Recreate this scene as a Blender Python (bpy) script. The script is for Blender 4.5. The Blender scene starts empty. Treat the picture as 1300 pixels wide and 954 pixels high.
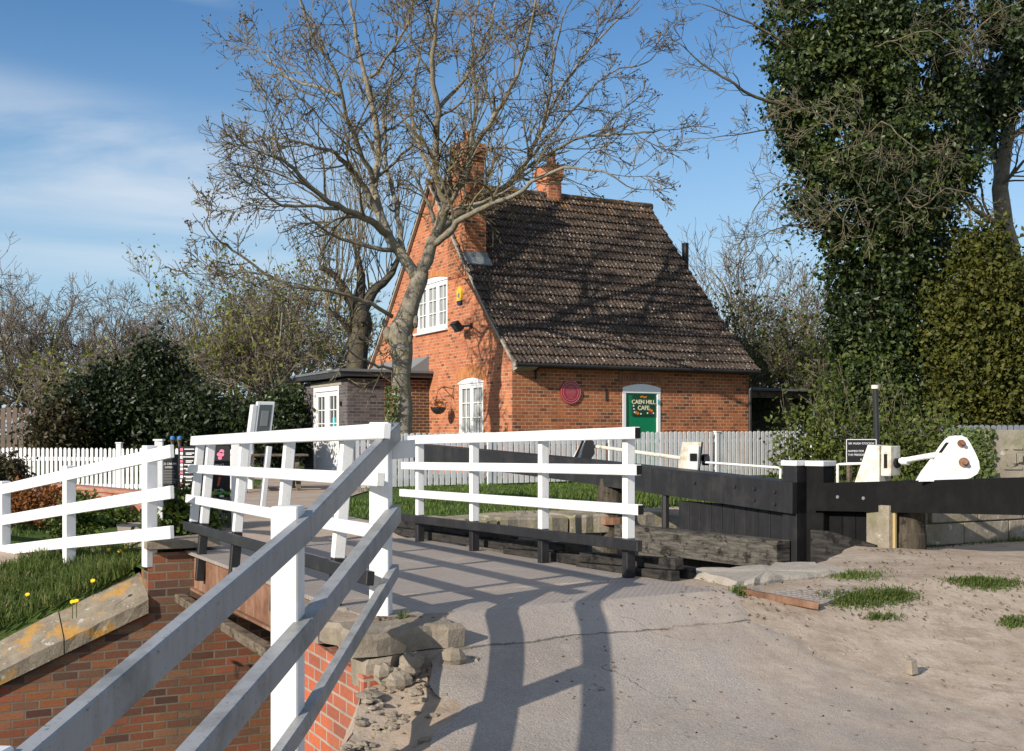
import bpy, math, random
import numpy as np
from mathutils import Vector, Matrix
R = math.radians
random.seed(7); NP = np.random.default_rng(7)
S = bpy.context.scene
COL = S.collection
# ------------------------------------------------------------------ camera, light, exposure
CZ = 1.1; F = 1450.0; HX, HY = 650.0, 553.0
cd = bpy.data.cameras.new('camera'); cam = bpy.data.objects.new('camera', cd); COL.objects.link(cam)
cam.location = (0, 0, CZ); cam.rotation_euler = (R(90), 0, 0)
cd.sensor_width = 36; cd.lens = F/1300*36; cd.shift_y = (HY-477)/1300; cd.clip_start = .1; cd.clip_end = 2000
S.camera = cam
SUN_EL = 25.0
SX, SY = -.677, -.736                     # horizontal direction towards the sun
sd = bpy.data.lights.new('sun', 'SUN'); sd.energy = 4.9; sd.angle = R(.55); sd.color = (1, .91, .79)
so = bpy.data.objects.new('sun', sd); COL.objects.link(so)
sv = Vector((SX*math.cos(R(SUN_EL)), SY*math.cos(R(SUN_EL)), math.sin(R(SUN_EL))))
so.rotation_euler = sv.to_track_quat('Z', 'Y').to_euler()
S.view_settings.view_transform = 'Standard'; S.view_settings.look = 'None'
S.view_settings.exposure = .27
W = bpy.data.worlds.new('World'); S.world = W; W.use_nodes = True
wn, wl = W.node_tree.nodes, W.node_tree.links
wn.clear()
sky = wn.new('ShaderNodeTexSky'); sky.sky_type = 'NISHITA'; sky.sun_disc = False
sky.sun_elevation = R(SUN_EL); sky.sun_rotation = math.atan2(SX, SY)
sky.altitude = 0; sky.air_density = 1.0; sky.dust_density = 0.0; sky.ozone_density = 4.0
bg = wn.new('ShaderNodeBackground'); bg.inputs[1].default_value = .112
wo = wn.new('ShaderNodeOutputWorld')
tc = wn.new('ShaderNodeTexCoord'); sx = wn.new('ShaderNodeSeparateXYZ'); wl.new(tc.outputs['Generated'], sx.inputs[0])
def wmath(op, a, b=None, c=None):
    n = wn.new('ShaderNodeMath'); n.operation = op
    for i, v in enumerate((a, b, c)):
        if v is None: continue
        if isinstance(v, (int, float)): n.inputs[i].default_value = v
        else: wl.new(v, n.inputs[i])
    return n.outputs[0]
# thin cirrus as a high flat layer seen by direction
zz = wmath('MAXIMUM', sx.outputs[2], .02)
cu = wmath('DIVIDE', sx.outputs[0], wmath('ADD', zz, .12)); cv = wmath('DIVIDE', sx.outputs[1], wmath('ADD', zz, .12))
cmb = wn.new('ShaderNodeCombineXYZ'); wl.new(cu, cmb.inputs[0]); wl.new(cv, cmb.inputs[1])
mp = wn.new('ShaderNodeMapping'); mp.inputs['Rotation'].default_value = (0, 0, R(28)); mp.inputs['Scale'].default_value = (.55, 1.25, 1); mp.inputs['Location'].default_value = (3.1, 1.3, 0)
wl.new(cmb.outputs[0], mp.inputs[0])
nz = wn.new('ShaderNodeTexNoise'); nz.inputs['Scale'].default_value = 1.0; nz.inputs['Detail'].default_value = 7; nz.inputs['Roughness'].default_value = .55; nz.inputs['Distortion'].default_value = .6
wl.new(mp.outputs[0], nz.inputs['Vector'])
def smooth(v, lo, hi):
    n = wn.new('ShaderNodeMapRange'); n.interpolation_type = 'SMOOTHSTEP'; n.inputs[1].default_value = lo; n.inputs[2].default_value = hi
    wl.new(v, n.inputs[0]); return n.outputs[0]
# band of cirrus low in the west (left), thin elsewhere
slope = wmath('ADD', sx.outputs[2], wmath('MULTIPLY', sx.outputs[0], .12))
b1 = wmath('MULTIPLY', smooth(slope, .06, .13), wmath('SUBTRACT', 1, smooth(slope, .19, .25)))
left = wmath('SUBTRACT', 1, smooth(sx.outputs[0], -.28, .05))
m1 = wmath('MULTIPLY', b1, left)
m2 = wmath('MULTIPLY', wmath('SUBTRACT', 1, smooth(sx.outputs[2], .05, .26)), .45)
msk = wmath('MULTIPLY', wmath('MAXIMUM', m1, m2), smooth(nz.outputs[0], .34, .66))
# faint vapour trail
tr = wmath('ABSOLUTE', wmath('SUBTRACT', wmath('ADD', sx.outputs[2], wmath('MULTIPLY', sx.outputs[0], .115)), .3215))
trm = wmath('MULTIPLY', wmath('MULTIPLY', wmath('SUBTRACT', 1, smooth(tr, .001, .011)), wmath('SUBTRACT', 1, smooth(sx.outputs[0], -.27, -.2))), smooth(nz.outputs[0], .3, .8))
# unseen white cloud overhead and behind the viewer, added to lift and neutralise shadows
fill_veil = wmath('MULTIPLY', wmath('MAXIMUM', smooth(sx.outputs[2], .50, .80), wmath('SUBTRACT', 1, smooth(sx.outputs[1], -.35, .25))), .40)
msk = wmath('MINIMUM', wmath('ADD', wmath('ADD', wmath('MULTIPLY', msk, .62), fill_veil), wmath('MULTIPLY', trm, .35)), .8)
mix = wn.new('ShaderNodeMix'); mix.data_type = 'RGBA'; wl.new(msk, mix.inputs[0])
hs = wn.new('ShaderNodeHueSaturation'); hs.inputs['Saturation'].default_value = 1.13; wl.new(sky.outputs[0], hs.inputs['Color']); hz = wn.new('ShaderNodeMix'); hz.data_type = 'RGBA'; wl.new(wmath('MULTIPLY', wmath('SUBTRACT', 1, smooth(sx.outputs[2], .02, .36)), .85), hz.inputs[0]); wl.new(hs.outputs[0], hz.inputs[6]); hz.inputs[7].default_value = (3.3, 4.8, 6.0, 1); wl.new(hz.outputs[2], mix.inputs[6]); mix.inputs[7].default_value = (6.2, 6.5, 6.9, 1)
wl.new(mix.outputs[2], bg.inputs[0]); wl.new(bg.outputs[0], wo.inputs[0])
S.render.engine = 'CYCLES'
S.cycles.max_bounces = 6; S.cycles.use_denoising = True

# ------------------------------------------------------------------ frames of reference
TH = math.atan2(.4647, .8855)
AX = Vector((math.cos(TH), math.sin(TH), 0)); BX = Vector((-math.sin(TH), math.cos(TH), 0))
def L(s, t, z=0): return AX*s + BX*t + Vector((0, 0, z))         # lock / house aligned frame
def ST(p): return (p[0]*AX.x+p[1]*AX.y, p[0]*BX.x+p[1]*BX.y)
def P(px, py, Y): return Vector(((px-HX)/F*Y, Y, CZ-(py-HY)/F*Y))
def PX(px, Y, z=0): return Vector(((px-HX)/F*Y, Y, z))
UP = Vector((0, 0, 1))
# ------------------------------------------------------------------ object helpers
def tag(o, label=None, cat=None, group=None, kind=None):
    if label: o['label'] = label
    if cat: o['category'] = cat
    if group: o['group'] = group
    if kind: o['kind'] = kind
    return o
def empty(name, loc, label, cat, group=None):
    o = bpy.data.objects.new(name, None); o.location = loc; o.empty_display_size = .2; COL.objects.link(o)
    return tag(o, label, cat, group)
def wloc(o):
    v = Vector(o.location)
    while o.parent: o = o.parent; v += Vector(o.location)
    return v
def finish(name, V, Fc, mat, parent=None, origin=None, smooth=False, uv=True):
    V = np.asarray(V, dtype=np.float64).reshape(-1, 3)
    base = wloc(parent) if parent else Vector((0, 0, 0))
    if origin is None: origin = Vector((float(V[:, 0].mean()), float(V[:, 1].mean()), float(V[:, 2].min())))
    origin = Vector(origin)
    me = bpy.data.meshes.new(name)
    me.vertices.add(len(V)); me.vertices.foreach_set('co', (V-np.array(origin)).astype(np.float32).ravel())
    if isinstance(Fc, np.ndarray):
        k = Fc.shape[1]; tot = np.full(len(Fc), k); flat = Fc.ravel()
    else:
        tot = np.array([len(f) for f in Fc]); flat = np.array([i for f in Fc for i in f])
    me.loops.add(len(flat)); me.loops.foreach_set('vertex_index', flat.astype(np.int32))
    me.polygons.add(len(tot)); st = np.concatenate(([0], np.cumsum(tot)[:-1]))
    me.polygons.foreach_set('loop_start', st.astype(np.int32)); me.polygons.foreach_set('loop_total', tot.astype(np.int32))
    me.polygons.foreach_set('use_smooth', np.full(len(tot), smooth))
    me.update(calc_edges=True); me.validate()
    if uv and len(me.polygons):
        n = np.zeros(len(me.polygons)*3); me.polygons.foreach_get('normal', n); n = n.reshape(-1, 3)
        tot2 = np.zeros(len(me.polygons), dtype=np.int32); me.polygons.foreach_get('loop_total', tot2)
        li = np.zeros(len(me.loops), dtype=np.int32); me.loops.foreach_get('vertex_index', li)
        nn = np.repeat(n, tot2, axis=0); hl = np.hypot(nn[:, 0], nn[:, 1]); flatm = hl < .25
        tx = np.where(flatm, AX.x, -nn[:, 1]/np.maximum(hl, 1e-6)); ty = np.where(flatm, AX.y, nn[:, 0]/np.maximum(hl, 1e-6))
        T = np.stack([tx, ty, np.zeros_like(tx)], 1); B = np.cross(nn, T)
        co = (V[li])
        U = np.stack([(co*T).sum(1), (co*B).sum(1)], 1)
        l = me.uv_layers.new(name='uv'); l.data.foreach_set('uv', U.astype(np.float32).ravel())
    if mat: me.materials.append(mat)
    o = bpy.data.objects.new(name, me); COL.objects.link(o)
    o.location = origin-base
    if parent: o.parent = parent
    return o
class MB:
    def __init__(s): s.v = []; s.f = []
    def quad(s, a, b, c, d): s.poly([a, b, c, d])
    def poly(s, pts):
        n = len(s.v); s.v += [tuple(p) for p in pts]; s.f.append(tuple(range(n, n+len(pts)))); return s
    def prism(s, poly, ext):
        ext = Vector(ext); n = len(s.v); k = len(poly); poly = [Vector(p) for p in poly]
        nr = Vector((0, 0, 0))
        for i in range(k): nr += (poly[i]-poly[0]).cross(poly[(i+1) % k]-poly[0])
        if nr.dot(ext) > 0: poly = poly[::-1]
        s.v += [tuple(p) for p in poly]+[tuple(p+ext) for p in poly]
        s.f.append(tuple(range(n, n+k))); s.f.append(tuple(range(n+2*k-1, n+k-1, -1)))
        for i in range(k): j = (i+1) % k; s.f.append((n+i, n+k+i, n+k+j, n+j))
        return s
    def boxv(s, c, ax, ay, az):      # half-extent vectors, bevelled edges
        c = Vector(c); ax, ay, az = Vector(ax), Vector(ay), Vector(az)
        lx, ly, lz = ax.length, ay.length, az.length
        bv = min(.006, .2*min(lx, ly, lz)); n = len(s.v)
        idx = {}
        for i in (-1, 1):
            for j in (-1, 1):
                for k in (-1, 1):
                    for m in range(3):
                        fx = [1-bv/lx, 1-bv/ly, 1-bv/lz]; fx[m] = 1
                        idx[(i, j, k, m)] = len(s.v)
                        s.v.append(tuple(c+ax*(i*fx[0])+ay*(j*fx[1])+az*(k*fx[2])))
        flip = ax.cross(ay).dot(az) < 0
        def F_(q): s.f.append(tuple(q[::-1] if flip else q))
        for sg in (-1, 1):
            q = [idx[(sg, -1, -1, 0)], idx[(sg, 1, -1, 0)], idx[(sg, 1, 1, 0)], idx[(sg, -1, 1, 0)]]; F_(q if sg > 0 else q[::-1])
            q = [idx[(-1, sg, -1, 1)], idx[(-1, sg, 1, 1)], idx[(1, sg, 1, 1)], idx[(1, sg, -1, 1)]]; F_(q if sg > 0 else q[::-1])
            q = [idx[(-1, -1, sg, 2)], idx[(1, -1, sg, 2)], idx[(1, 1, sg, 2)], idx[(-1, 1, sg, 2)]]; F_(q if sg > 0 else q[::-1])
        for a in (-1, 1):
            for b in (-1, 1):
                q = [idx[(-1, a, b, 1)], idx[(1, a, b, 1)], idx[(1, a, b, 2)], idx[(-1, a, b, 2)]]; F_(q if a*b > 0 else q[::-1])
                q = [idx[(a, -1, b, 2)], idx[(a, 1, b, 2)], idx[(a, 1, b, 0)], idx[(a, -1, b, 0)]]; F_(q if a*b > 0 else q[::-1])
                q = [idx[(a, b, -1, 0)], idx[(a, b, 1, 0)], idx[(a, b, 1, 1)], idx[(a, b, -1, 1)]]; F_(q if a*b > 0 else q[::-1])
                for k in (-1, 1):
                    q = [idx[(a, b, k, 0)], idx[(a, b, k, 1)], idx[(a, b, k, 2)]]; F_(q if a*b*k > 0 else q[::-1])
        return s
    def beam(s, p0, p1, w, h, up=UP):     # w across, h along up
        p0, p1 = Vector(p0), Vector(p1); d = (p1-p0); l = d.length; d = d/l
        up = Vector(up)
        if d.cross(up).length < .05: up = AX if abs(d.z) > .7 else UP
        side = d.cross(up).normalized(); u = side.cross(d).normalized()
        return s.boxv((p0+p1)/2, d*l/2, side*w/2, u*h/2)
    def box(s, c, lx, ly, lz, ax=AX, ay=BX, az=UP): return s.boxv(c, ax*lx/2, ay*ly/2, az*lz/2)
    def tube(s, pts, rad, n=8, cap=True):
        pts = [Vector(p) for p in pts]; m = len(pts); base = len(s.v)
        if isinstance(rad, (int, float)): rad = [rad]*m
        ref = None
        for i in range(m):
            d = (pts[min(i+1, m-1)]-pts[max(i-1, 0)])
            if d.length < 1e-9: d = UP.copy()
            d.normalize()
            if ref is None:
                ref = d.cross(UP) if abs(d.z) < .9 else d.cross(Vector((1, 0, 0)))
            a = (ref-d*ref.dot(d))
            if a.length < 1e-6: a = d.orthogonal()
            a.normalize(); ref = a; b = d.cross(a)
            for k in range(n):
                an = 2*math.pi*k/n; s.v.append(tuple(pts[i]+(a*math.cos(an)+b*math.sin(an))*rad[i]))
        for i in range(m-1):
            for k in range(n):
                k2 = (k+1) % n
                s.f.append((base+i*n+k, base+i*n+k2, base+(i+1)*n+k2, base+(i+1)*n+k))
        if cap:
            s.f.append(tuple(base+k for k in range(n))[::-1]); s.f.append(tuple(base+(m-1)*n+k for k in range(n)))
        return s
    def build(s, name, mat, parent=None, smooth=False, origin=None): return finish(name, s.v, s.f, mat, parent, origin, smooth)
# ------------------------------------------------------------------ materials
class NT:
    def __init__(s, name):
        s.m = bpy.data.materials.new(name); s.m.use_nodes = True; s.n = s.m.node_tree.nodes; s.l = s.m.node_tree.links
        s.b = s.n['Principled BSDF']
    def new(s, t, **k):
        n = s.n.new(t)
        for a, v in k.items(): setattr(n, a, v)
        return n
    def coord(s, kind='Object', scale=None):
        if kind == 'World':
            g = s.new('ShaderNodeNewGeometry'); o = g.outputs['Position']
        elif kind == 'UV':
            g = s.new('ShaderNodeUVMap'); o = g.outputs[0]
        else:
            g = s.new('ShaderNodeTexCoord'); o = g.outputs[kind]
        if scale:
            m = s.new('ShaderNodeMapping'); m.inputs['Scale'].default_value = scale; s.l.new(o, m.inputs[0]); o = m.outputs[0]
        return o
    def noise(s, sc, det=4, ro=.55, vec=None, dist=0):
        n = s.new('ShaderNodeTexNoise'); n.inputs['Scale'].default_value = sc; n.inputs['Detail'].default_value = det
        n.inputs['Roughness'].default_value = ro; n.inputs['Distortion'].default_value = dist
        s.l.new(vec if vec is not None else s.coord('World'), n.inputs['Vector']); return n.outputs[0]
    def ramp(s, v, stops):
        n = s.new('ShaderNodeValToRGB'); e = n.color_ramp.elements
        while len(e) > 1: e.remove(e[-1])
        for i, (p, c) in enumerate(stops):
            if i == 0: e[0].position = p
            else: e.new(p)
            if isinstance(c, (int, float)): c = (c, c, c)
            e[i].color = (*c, 1)
        s.l.new(v, n.inputs[0]); return n.outputs[0]
    def mix(s, f, a, b, mode='MIX'):
        n = s.new('ShaderNodeMix', data_type='RGBA', blend_type=mode)
        for v, k in ((f, 0), (a, 6), (b, 7)):
            if isinstance(v, (int, float)): n.inputs[k].default_value = v
            elif isinstance(v, tuple): n.inputs[k].default_value = (*v, 1)
            else: s.l.new(v, n.inputs[k])
        return n.outputs[2]
    def math(s, op, a, b=0):
        n = s.new('ShaderNodeMath', operation=op)
        for i, v in enumerate((a, b)):
            if isinstance(v, (int, float)): n.inputs[i].default_value = v
            else: s.l.new(v, n.inputs[i])
        return n.outputs[0]
    def bump(s, h, st=.3, d=.01):
        n = s.new('ShaderNodeBump'); n.inputs['Strength'].default_value = st; n.inputs['Distance'].default_value = d
        s.l.new(h, n.inputs['Height']); s.l.new(n.outputs[0], s.b.inputs['Normal'])
    def out(s, col, rough=.8, spec=.3, metal=0):
        if isinstance(col, tuple): s.b.inputs['Base Color'].default_value = (*col, 1)
        else: s.l.new(col, s.b.inputs['Base Color'])
        if isinstance(rough, (int, float)): s.b.inputs['Roughness'].default_value = rough
        else: s.l.new(rough, s.b.inputs['Roughness'])
        s.b.inputs['Specular IOR Level'].default_value = spec; s.b.inputs['Metallic'].default_value = metal
        return s.m
def paint(name, c, dirt, amt=.4, rough=.45, grain=True, sc=3.0):
    t = NT(name)
    n1 = t.noise(sc, 6, .65); n2 = t.noise(sc*14, 4, .6)
    f = t.math('MULTIPLY', t.ramp(n1, [(.5, 0), (.72, 1)]), amt)
    f2 = t.math('MULTIPLY', t.ramp(n2, [(.62, 0), (.7, 1)]), amt)
    c2 = t.mix(t.math('MAXIMUM', f, f2), c, dirt)
    c2 = t.mix(t.math('MULTIPLY', t.ramp(t.noise(1, 5, .7, t.coord('World', (11, 11, 1.3))), [(.48, 0), (.68, 1)]), amt*.45), c2, (tuple(.6*a+.4*b for a, b in zip(dirt, (.2, .22, .14))) if c[0] > .1 else dirt))
    c2 = t.mix(t.math('MULTIPLY', t.ramp(t.noise(55, 3, .8), [(.66, 0), (.70, 1)]), amt), c2, tuple(x*.5 for x in dirt))
    if grain: t.bump(t.noise(30, 5, .7, t.coord('World')), .25, .004)
    return t.out(c2, rough, .4 if rough < .75 else .15)
def brick(name, cols, mortar, w=.225, h=.084, ms=.007, stain=(.12, .1, .08), stamt=.25, off=.5, mix2=None):
    t = NT(name); uv = t.coord('UV')
    b = t.new('ShaderNodeTexBrick'); b.offset = off
    b.inputs['Color1'].default_value = (0, 0, 0, 1); b.inputs['Color2'].default_value = (1, 1, 1, 1); b.inputs['Mortar'].default_value = (.5, .5, .5, 1)
    b.inputs['Scale'].default_value = 1; b.inputs['Brick Width'].default_value = w; b.inputs['Row Height'].default_value = h
    b.inputs['Mortar Size'].default_value = ms; b.inputs['Mortar Smooth'].default_value = .25; b.inputs['Bias'].default_value = 0
    wob = t.new('ShaderNodeVectorMath', operation='ADD'); nn = t.new('ShaderNodeTexNoise'); nn.inputs['Scale'].default_value = 3; t.l.new(uv, nn.inputs['Vector'])
    sc = t.new('ShaderNodeVectorMath', operation='SCALE'); sc.inputs['Scale'].default_value = .012; t.l.new(nn.outputs['Color'], sc.inputs[0])
    t.l.new(uv, wob.inputs[0]); t.l.new(sc.outputs[0], wob.inputs[1]); t.l.new(wob.outputs[0], b.inputs['Vector'])
    k = len(cols); c = t.ramp(b.outputs['Color'], [(i/(k-1) if k > 1 else 0, cc) for i, cc in enumerate(cols)])
    c = t.mix(t.math('MULTIPLY', t.ramp(t.noise(1.1, 5, .6, uv), [(.42, 0), (.68, 1)]), stamt), c, stain)
    c = t.mix(.35, c, t.mix(1.0, c, t.ramp(t.noise(40, 3, .6, uv), [(.3, .55), (.7, 1.3)]), 'MULTIPLY'))
    mo = t.mix(t.ramp(t.noise(2.2, 4, .6, uv), [(.35, 0), (.65, 1)]), mortar, tuple(x*.55 for x in mortar))
    c = t.mix(b.outputs['Fac'], c, mo)
    hh = t.math('SUBTRACT', t.math('MULTIPLY', t.noise(60, 3, .6, uv), .25), b.outputs['Fac'])
    t.bump(hh, .5, .008)
    return t.out(c, .85, .25)
M = {}
M['white'] = paint('white_paint', (.74, .74, .73), (.42, .43, .38), .38, .4)
M['white_shade_worn'] = paint('shade_greyed_worn_white_paint', (.27, .275, .285), (.09, .095, .08), .85, .4)  # white greyed so the colour carries the near rails' shade, plus worn patches
M['white_smooth'] = paint('white_joinery_paint', (.8, .8, .8), (.6, .6, .57), .25, .35, False)
M['picket_grey'] = paint('weathered_picket_paint', (.70, .70, .70), (.36, .37, .36), .6, .65)
M['picket_white'] = paint('picket_white_paint', (.8, .8, .8), (.5, .52, .48), .35, .5)
M['fence_blue'] = paint('grey_board_paint', (.13, .15, .185), (.08, .09, .09), .6, .7)
M['black'] = paint('black_timber_paint', (.014, .014, .016), (.06, .056, .05), .45, .5)
M['black2'] = paint('deep_black_timber_paint', (.006, .006, .0065), (.018, .018, .016), .5, .8)
M['blackiron'] = paint('black_iron', (.02, .02, .022), (.06, .045, .035), .4, .45)
M['cream'] = paint('chipped_cream_paint', (.72, .69, .58), (.3, .14, .06), .7, .5, True, 9)
M['gear_white'] = paint('gear_white_paint', (.78, .78, .76), (.38, .22, .12), .35, .45, True, 6)
M['brown_fence'] = paint('brown_fence_timber', (.16, .12, .10), (.08, .07, .06), .6, .8)
M['flash'] = paint('grey_lead', (.19, .215, .23), (.2, .22, .22), .5, .55)
M['felt'] = paint('grey_felt_roofing', (.13, .14, .15), (.2, .2, .19), .5, .7)
M['fascia'] = paint('dark_fascia_paint', (.035, .037, .042), (.07, .07, .07), .4, .5)
M['house_brick'] = brick('orange_red_house_brick', [(.16, .06, .04), (.46, .15, .065), (.56, .20, .085), (.40, .12, .06), (.52, .175, .075)], (.58, .42, .28), stamt=.45, stain=(.40, .13, .07), w=.2)
M['front_brick'] = brick('brown_red_front_brick', [(.10, .05, .035), (.37, .115, .048), (.47, .15, .058), (.28, .08, .036), (.43, .145, .055)], (.56, .41, .25), stamt=.4, stain=(.17, .07, .045), w=.2)
M['eaves_brick'] = brick('dark_brick_below_eaves', [(.10, .07, .055), (.16, .09, .065), (.13, .08, .06)], (.2, .17, .14), stamt=.6, stain=(.10, .09, .08))  # darker brick tones for the courses just below the eaves
M['grey_brick'] = brick('blue_grey_annexe_brick', [(.05, .045, .05), (.105, .095, .10), (.14, .12, .125), (.08, .07, .075)], (.24, .22, .2), stamt=.3, stain=(.1, .09, .095))
M['annexe_brick'] = brick('dark_annexe_brick_with_buff_joints', [(.055, .035, .03), (.10, .055, .045), (.08, .05, .045)], (.42, .25, .12), ms=.011, stamt=.2)
M['lock_brick'] = brick('old_lock_brick', [(.05, .035, .035), (.30, .10, .05), (.20, .09, .055), (.36, .13, .05), (.12, .055, .045), (.33, .17, .09), (.34, .09, .05)], (.24, .20, .15), ms=.009, stamt=.6, stain=(.13, .10, .065), w=.235, h=.082)
M['bright_brick'] = brick('bright_red_brick', [(.40, .10, .05), (.50, .135, .06), (.30, .08, .045)], (.42, .34, .28), ms=.009, stamt=.55, w=.235, h=.082)
M['low_brick'] = brick('garden_wall_brick', [(.34, .12, .08), (.45, .2, .13), (.40, .15, .09)], (.45, .38, .3), stamt=.3)
def mk_simple(name, c, r=.7, sp=.3, metal=0): return NT(name).out(c, r, sp, metal)
M['soldier'] = brick('gauged_brick_arch', [(.5, .19, .06), (.62, .25, .09), (.45, .15, .05)], (.5, .35, .2), w=.075, h=.3, off=0, stamt=.1)
M['soldier2'] = brick('gauged_brick_door_arch', [(.25, .09, .05), (.36, .15, .08)], (.36, .25, .17), w=.075, h=.3, off=0, stamt=.1)
def mk_roof():
    t = NT('brown_concrete_pantile'); uv = t.coord('UV')
    b = t.new('ShaderNodeTexBrick'); b.offset = .5
    b.inputs['Color1'].default_value = (0, 0, 0, 1); b.inputs['Color2'].default_value = (1, 1, 1, 1); b.inputs['Mortar'].default_value = (.5, .5, .5, 1)
    b.inputs['Brick Width'].default_value = .22; b.inputs['Row Height'].default_value = .34; b.inputs['Mortar Size'].default_value = .002; b.inputs['Scale'].default_value = 1; t.l.new(uv, b.inputs['Vector'])
    c = t.ramp(b.outputs['Color'], [(0, (.030, .022, .017)), (.5, (.050, .036, .028)), (1, (.082, .056, .040))])
    c = t.mix(t.ramp(t.noise(9, 5, .7, uv), [(.4, 0), (.75, .5)]), c, (.10, .072, .055))
    v = t.new('ShaderNodeTexVoronoi'); v.inputs['Scale'].default_value = 7.5; t.l.new(uv, v.inputs['Vector'])
    sp = t.math('MULTIPLY', t.ramp(v.outputs['Distance'], [(.20, 1), (.30, 0)]), t.ramp(t.noise(2.6, 5, .75, uv), [(.44, 0), (.58, 1)]))
    c = t.mix(sp, c, (.40, .385, .35))
    v2 = t.new('ShaderNodeTexVoronoi'); v2.inputs['Scale'].default_value = 15; t.l.new(uv, v2.inputs['Vector'])
    sp2 = t.math('MULTIPLY', t.ramp(v2.outputs['Distance'], [(.16, 1), (.28, 0)]), t.ramp(t.noise(2.7, 4, .7, uv), [(.4, 0), (.55, .8)]))
    c = t.mix(sp2, c, (.30, .28, .25))
    g = t.new('ShaderNodeSeparateXYZ'); t.l.new(t.coord('World'), g.inputs[0])
    mo = t.math('MULTIPLY', t.ramp(t.math('MULTIPLY', g.outputs[2], .1), [(.70, 0), (.79, 1)]), t.ramp(t.noise(4, 3, .6, uv), [(.56, 0), (.64, 1)]))
    c = t.mix(mo, c, (.33, .17, .04))
    t.bump(t.noise(50, 3, .6, uv), .3, .01)
    return t.out(c, .85, .25)
M['roof'] = mk_roof()
def mk_stone(name, c1, c2, lich=None, sc=5, la=.6):
    t = NT(name); n = t.noise(sc, 8, .65)
    c = t.mix(t.ramp(n, [(.3, 0), (.7, 1)]), c1, c2)
    c = t.mix(t.ramp(t.noise(sc*12, 5, .7), [(.55, 0), (.75, .6)]), c, tuple(x*.45 for x in c1))
    if lich:
        c = t.mix(t.math('MULTIPLY', t.ramp(t.noise(2.3, 7, .6), [(.51, 0), (.58, 1)]), la), c, lich)
        c = t.mix(t.math('MULTIPLY', t.ramp(t.noise(9, 5, .6), [(.63, 0), (.67, 1)]), .6), c, (.55, .55, .5))
    t.bump(t.math('ADD', t.noise(sc*6, 6, .7), t.noise(sc, 5, .6)), .6, .02)
    return t.out(c, .9, .2)
M['coping'] = mk_stone('lichened_coping_stone', (.17, .14, .105), (.31, .265, .20), (.46, .24, .04), 5, .8)
M['stone'] = mk_stone('dark_lock_stone', (.22, .19, .145), (.36, .31, .24), (.15, .15, .05), 4, .4)
M['rubble'] = mk_stone('rubble_stone', (.19, .16, .12), (.34, .29, .23))
M['concrete'] = mk_stone('old_concrete', (.32, .28, .23), (.42, .38, .32))
M['conc_block'] = mk_stone('mossy_concrete_block', (.20, .18, .14), (.30, .27, .21), (.13, .14, .06), 3, .5)
def mk_ground():
    t = NT('trodden_earth'); n = t.noise(.9, 8, .62); m = t.noise(6, 8, .7)
    c = t.mix(t.ramp(n, [(.35, 0), (.65, 1)]), (.36, .28, .21), (.50, .42, .34))
    c = t.mix(t.ramp(m, [(.4, 0), (.75, .8)]), c, (.27, .21, .155))
    v = t.new('ShaderNodeTexVoronoi'); v.inputs['Scale'].default_value = 26; t.l.new(t.coord('World'), v.inputs['Vector'])
    peb = t.math('MULTIPLY', t.ramp(v.outputs['Distance'], [(.1, 1), (.3, 0)]), t.ramp(t.noise(1.7, 5, .7), [(.5, 0), (.62, .7)]))
    c = t.mix(peb, c, (.55, .5, .42))
    c = t.mix(t.ramp(t.noise(2.2, 8, .75, t.coord('World', (1, 1.6, 1))), [(.52, 0), (.62, .55)]), c, (.23, .175, .13))
    c = t.mix(t.ramp(t.noise(34, 4, .8), [(.60, 0), (.70, .7)]), c, (.15, .11, .08))
    t.bump(t.math('ADD', t.math('MULTIPLY', t.noise(14, 8, .72), 1.0), t.math('MULTIPLY', peb, .6)), .6, .028)
    return t.out(c, .95, .15)
M['ground'] = mk_ground()
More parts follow.
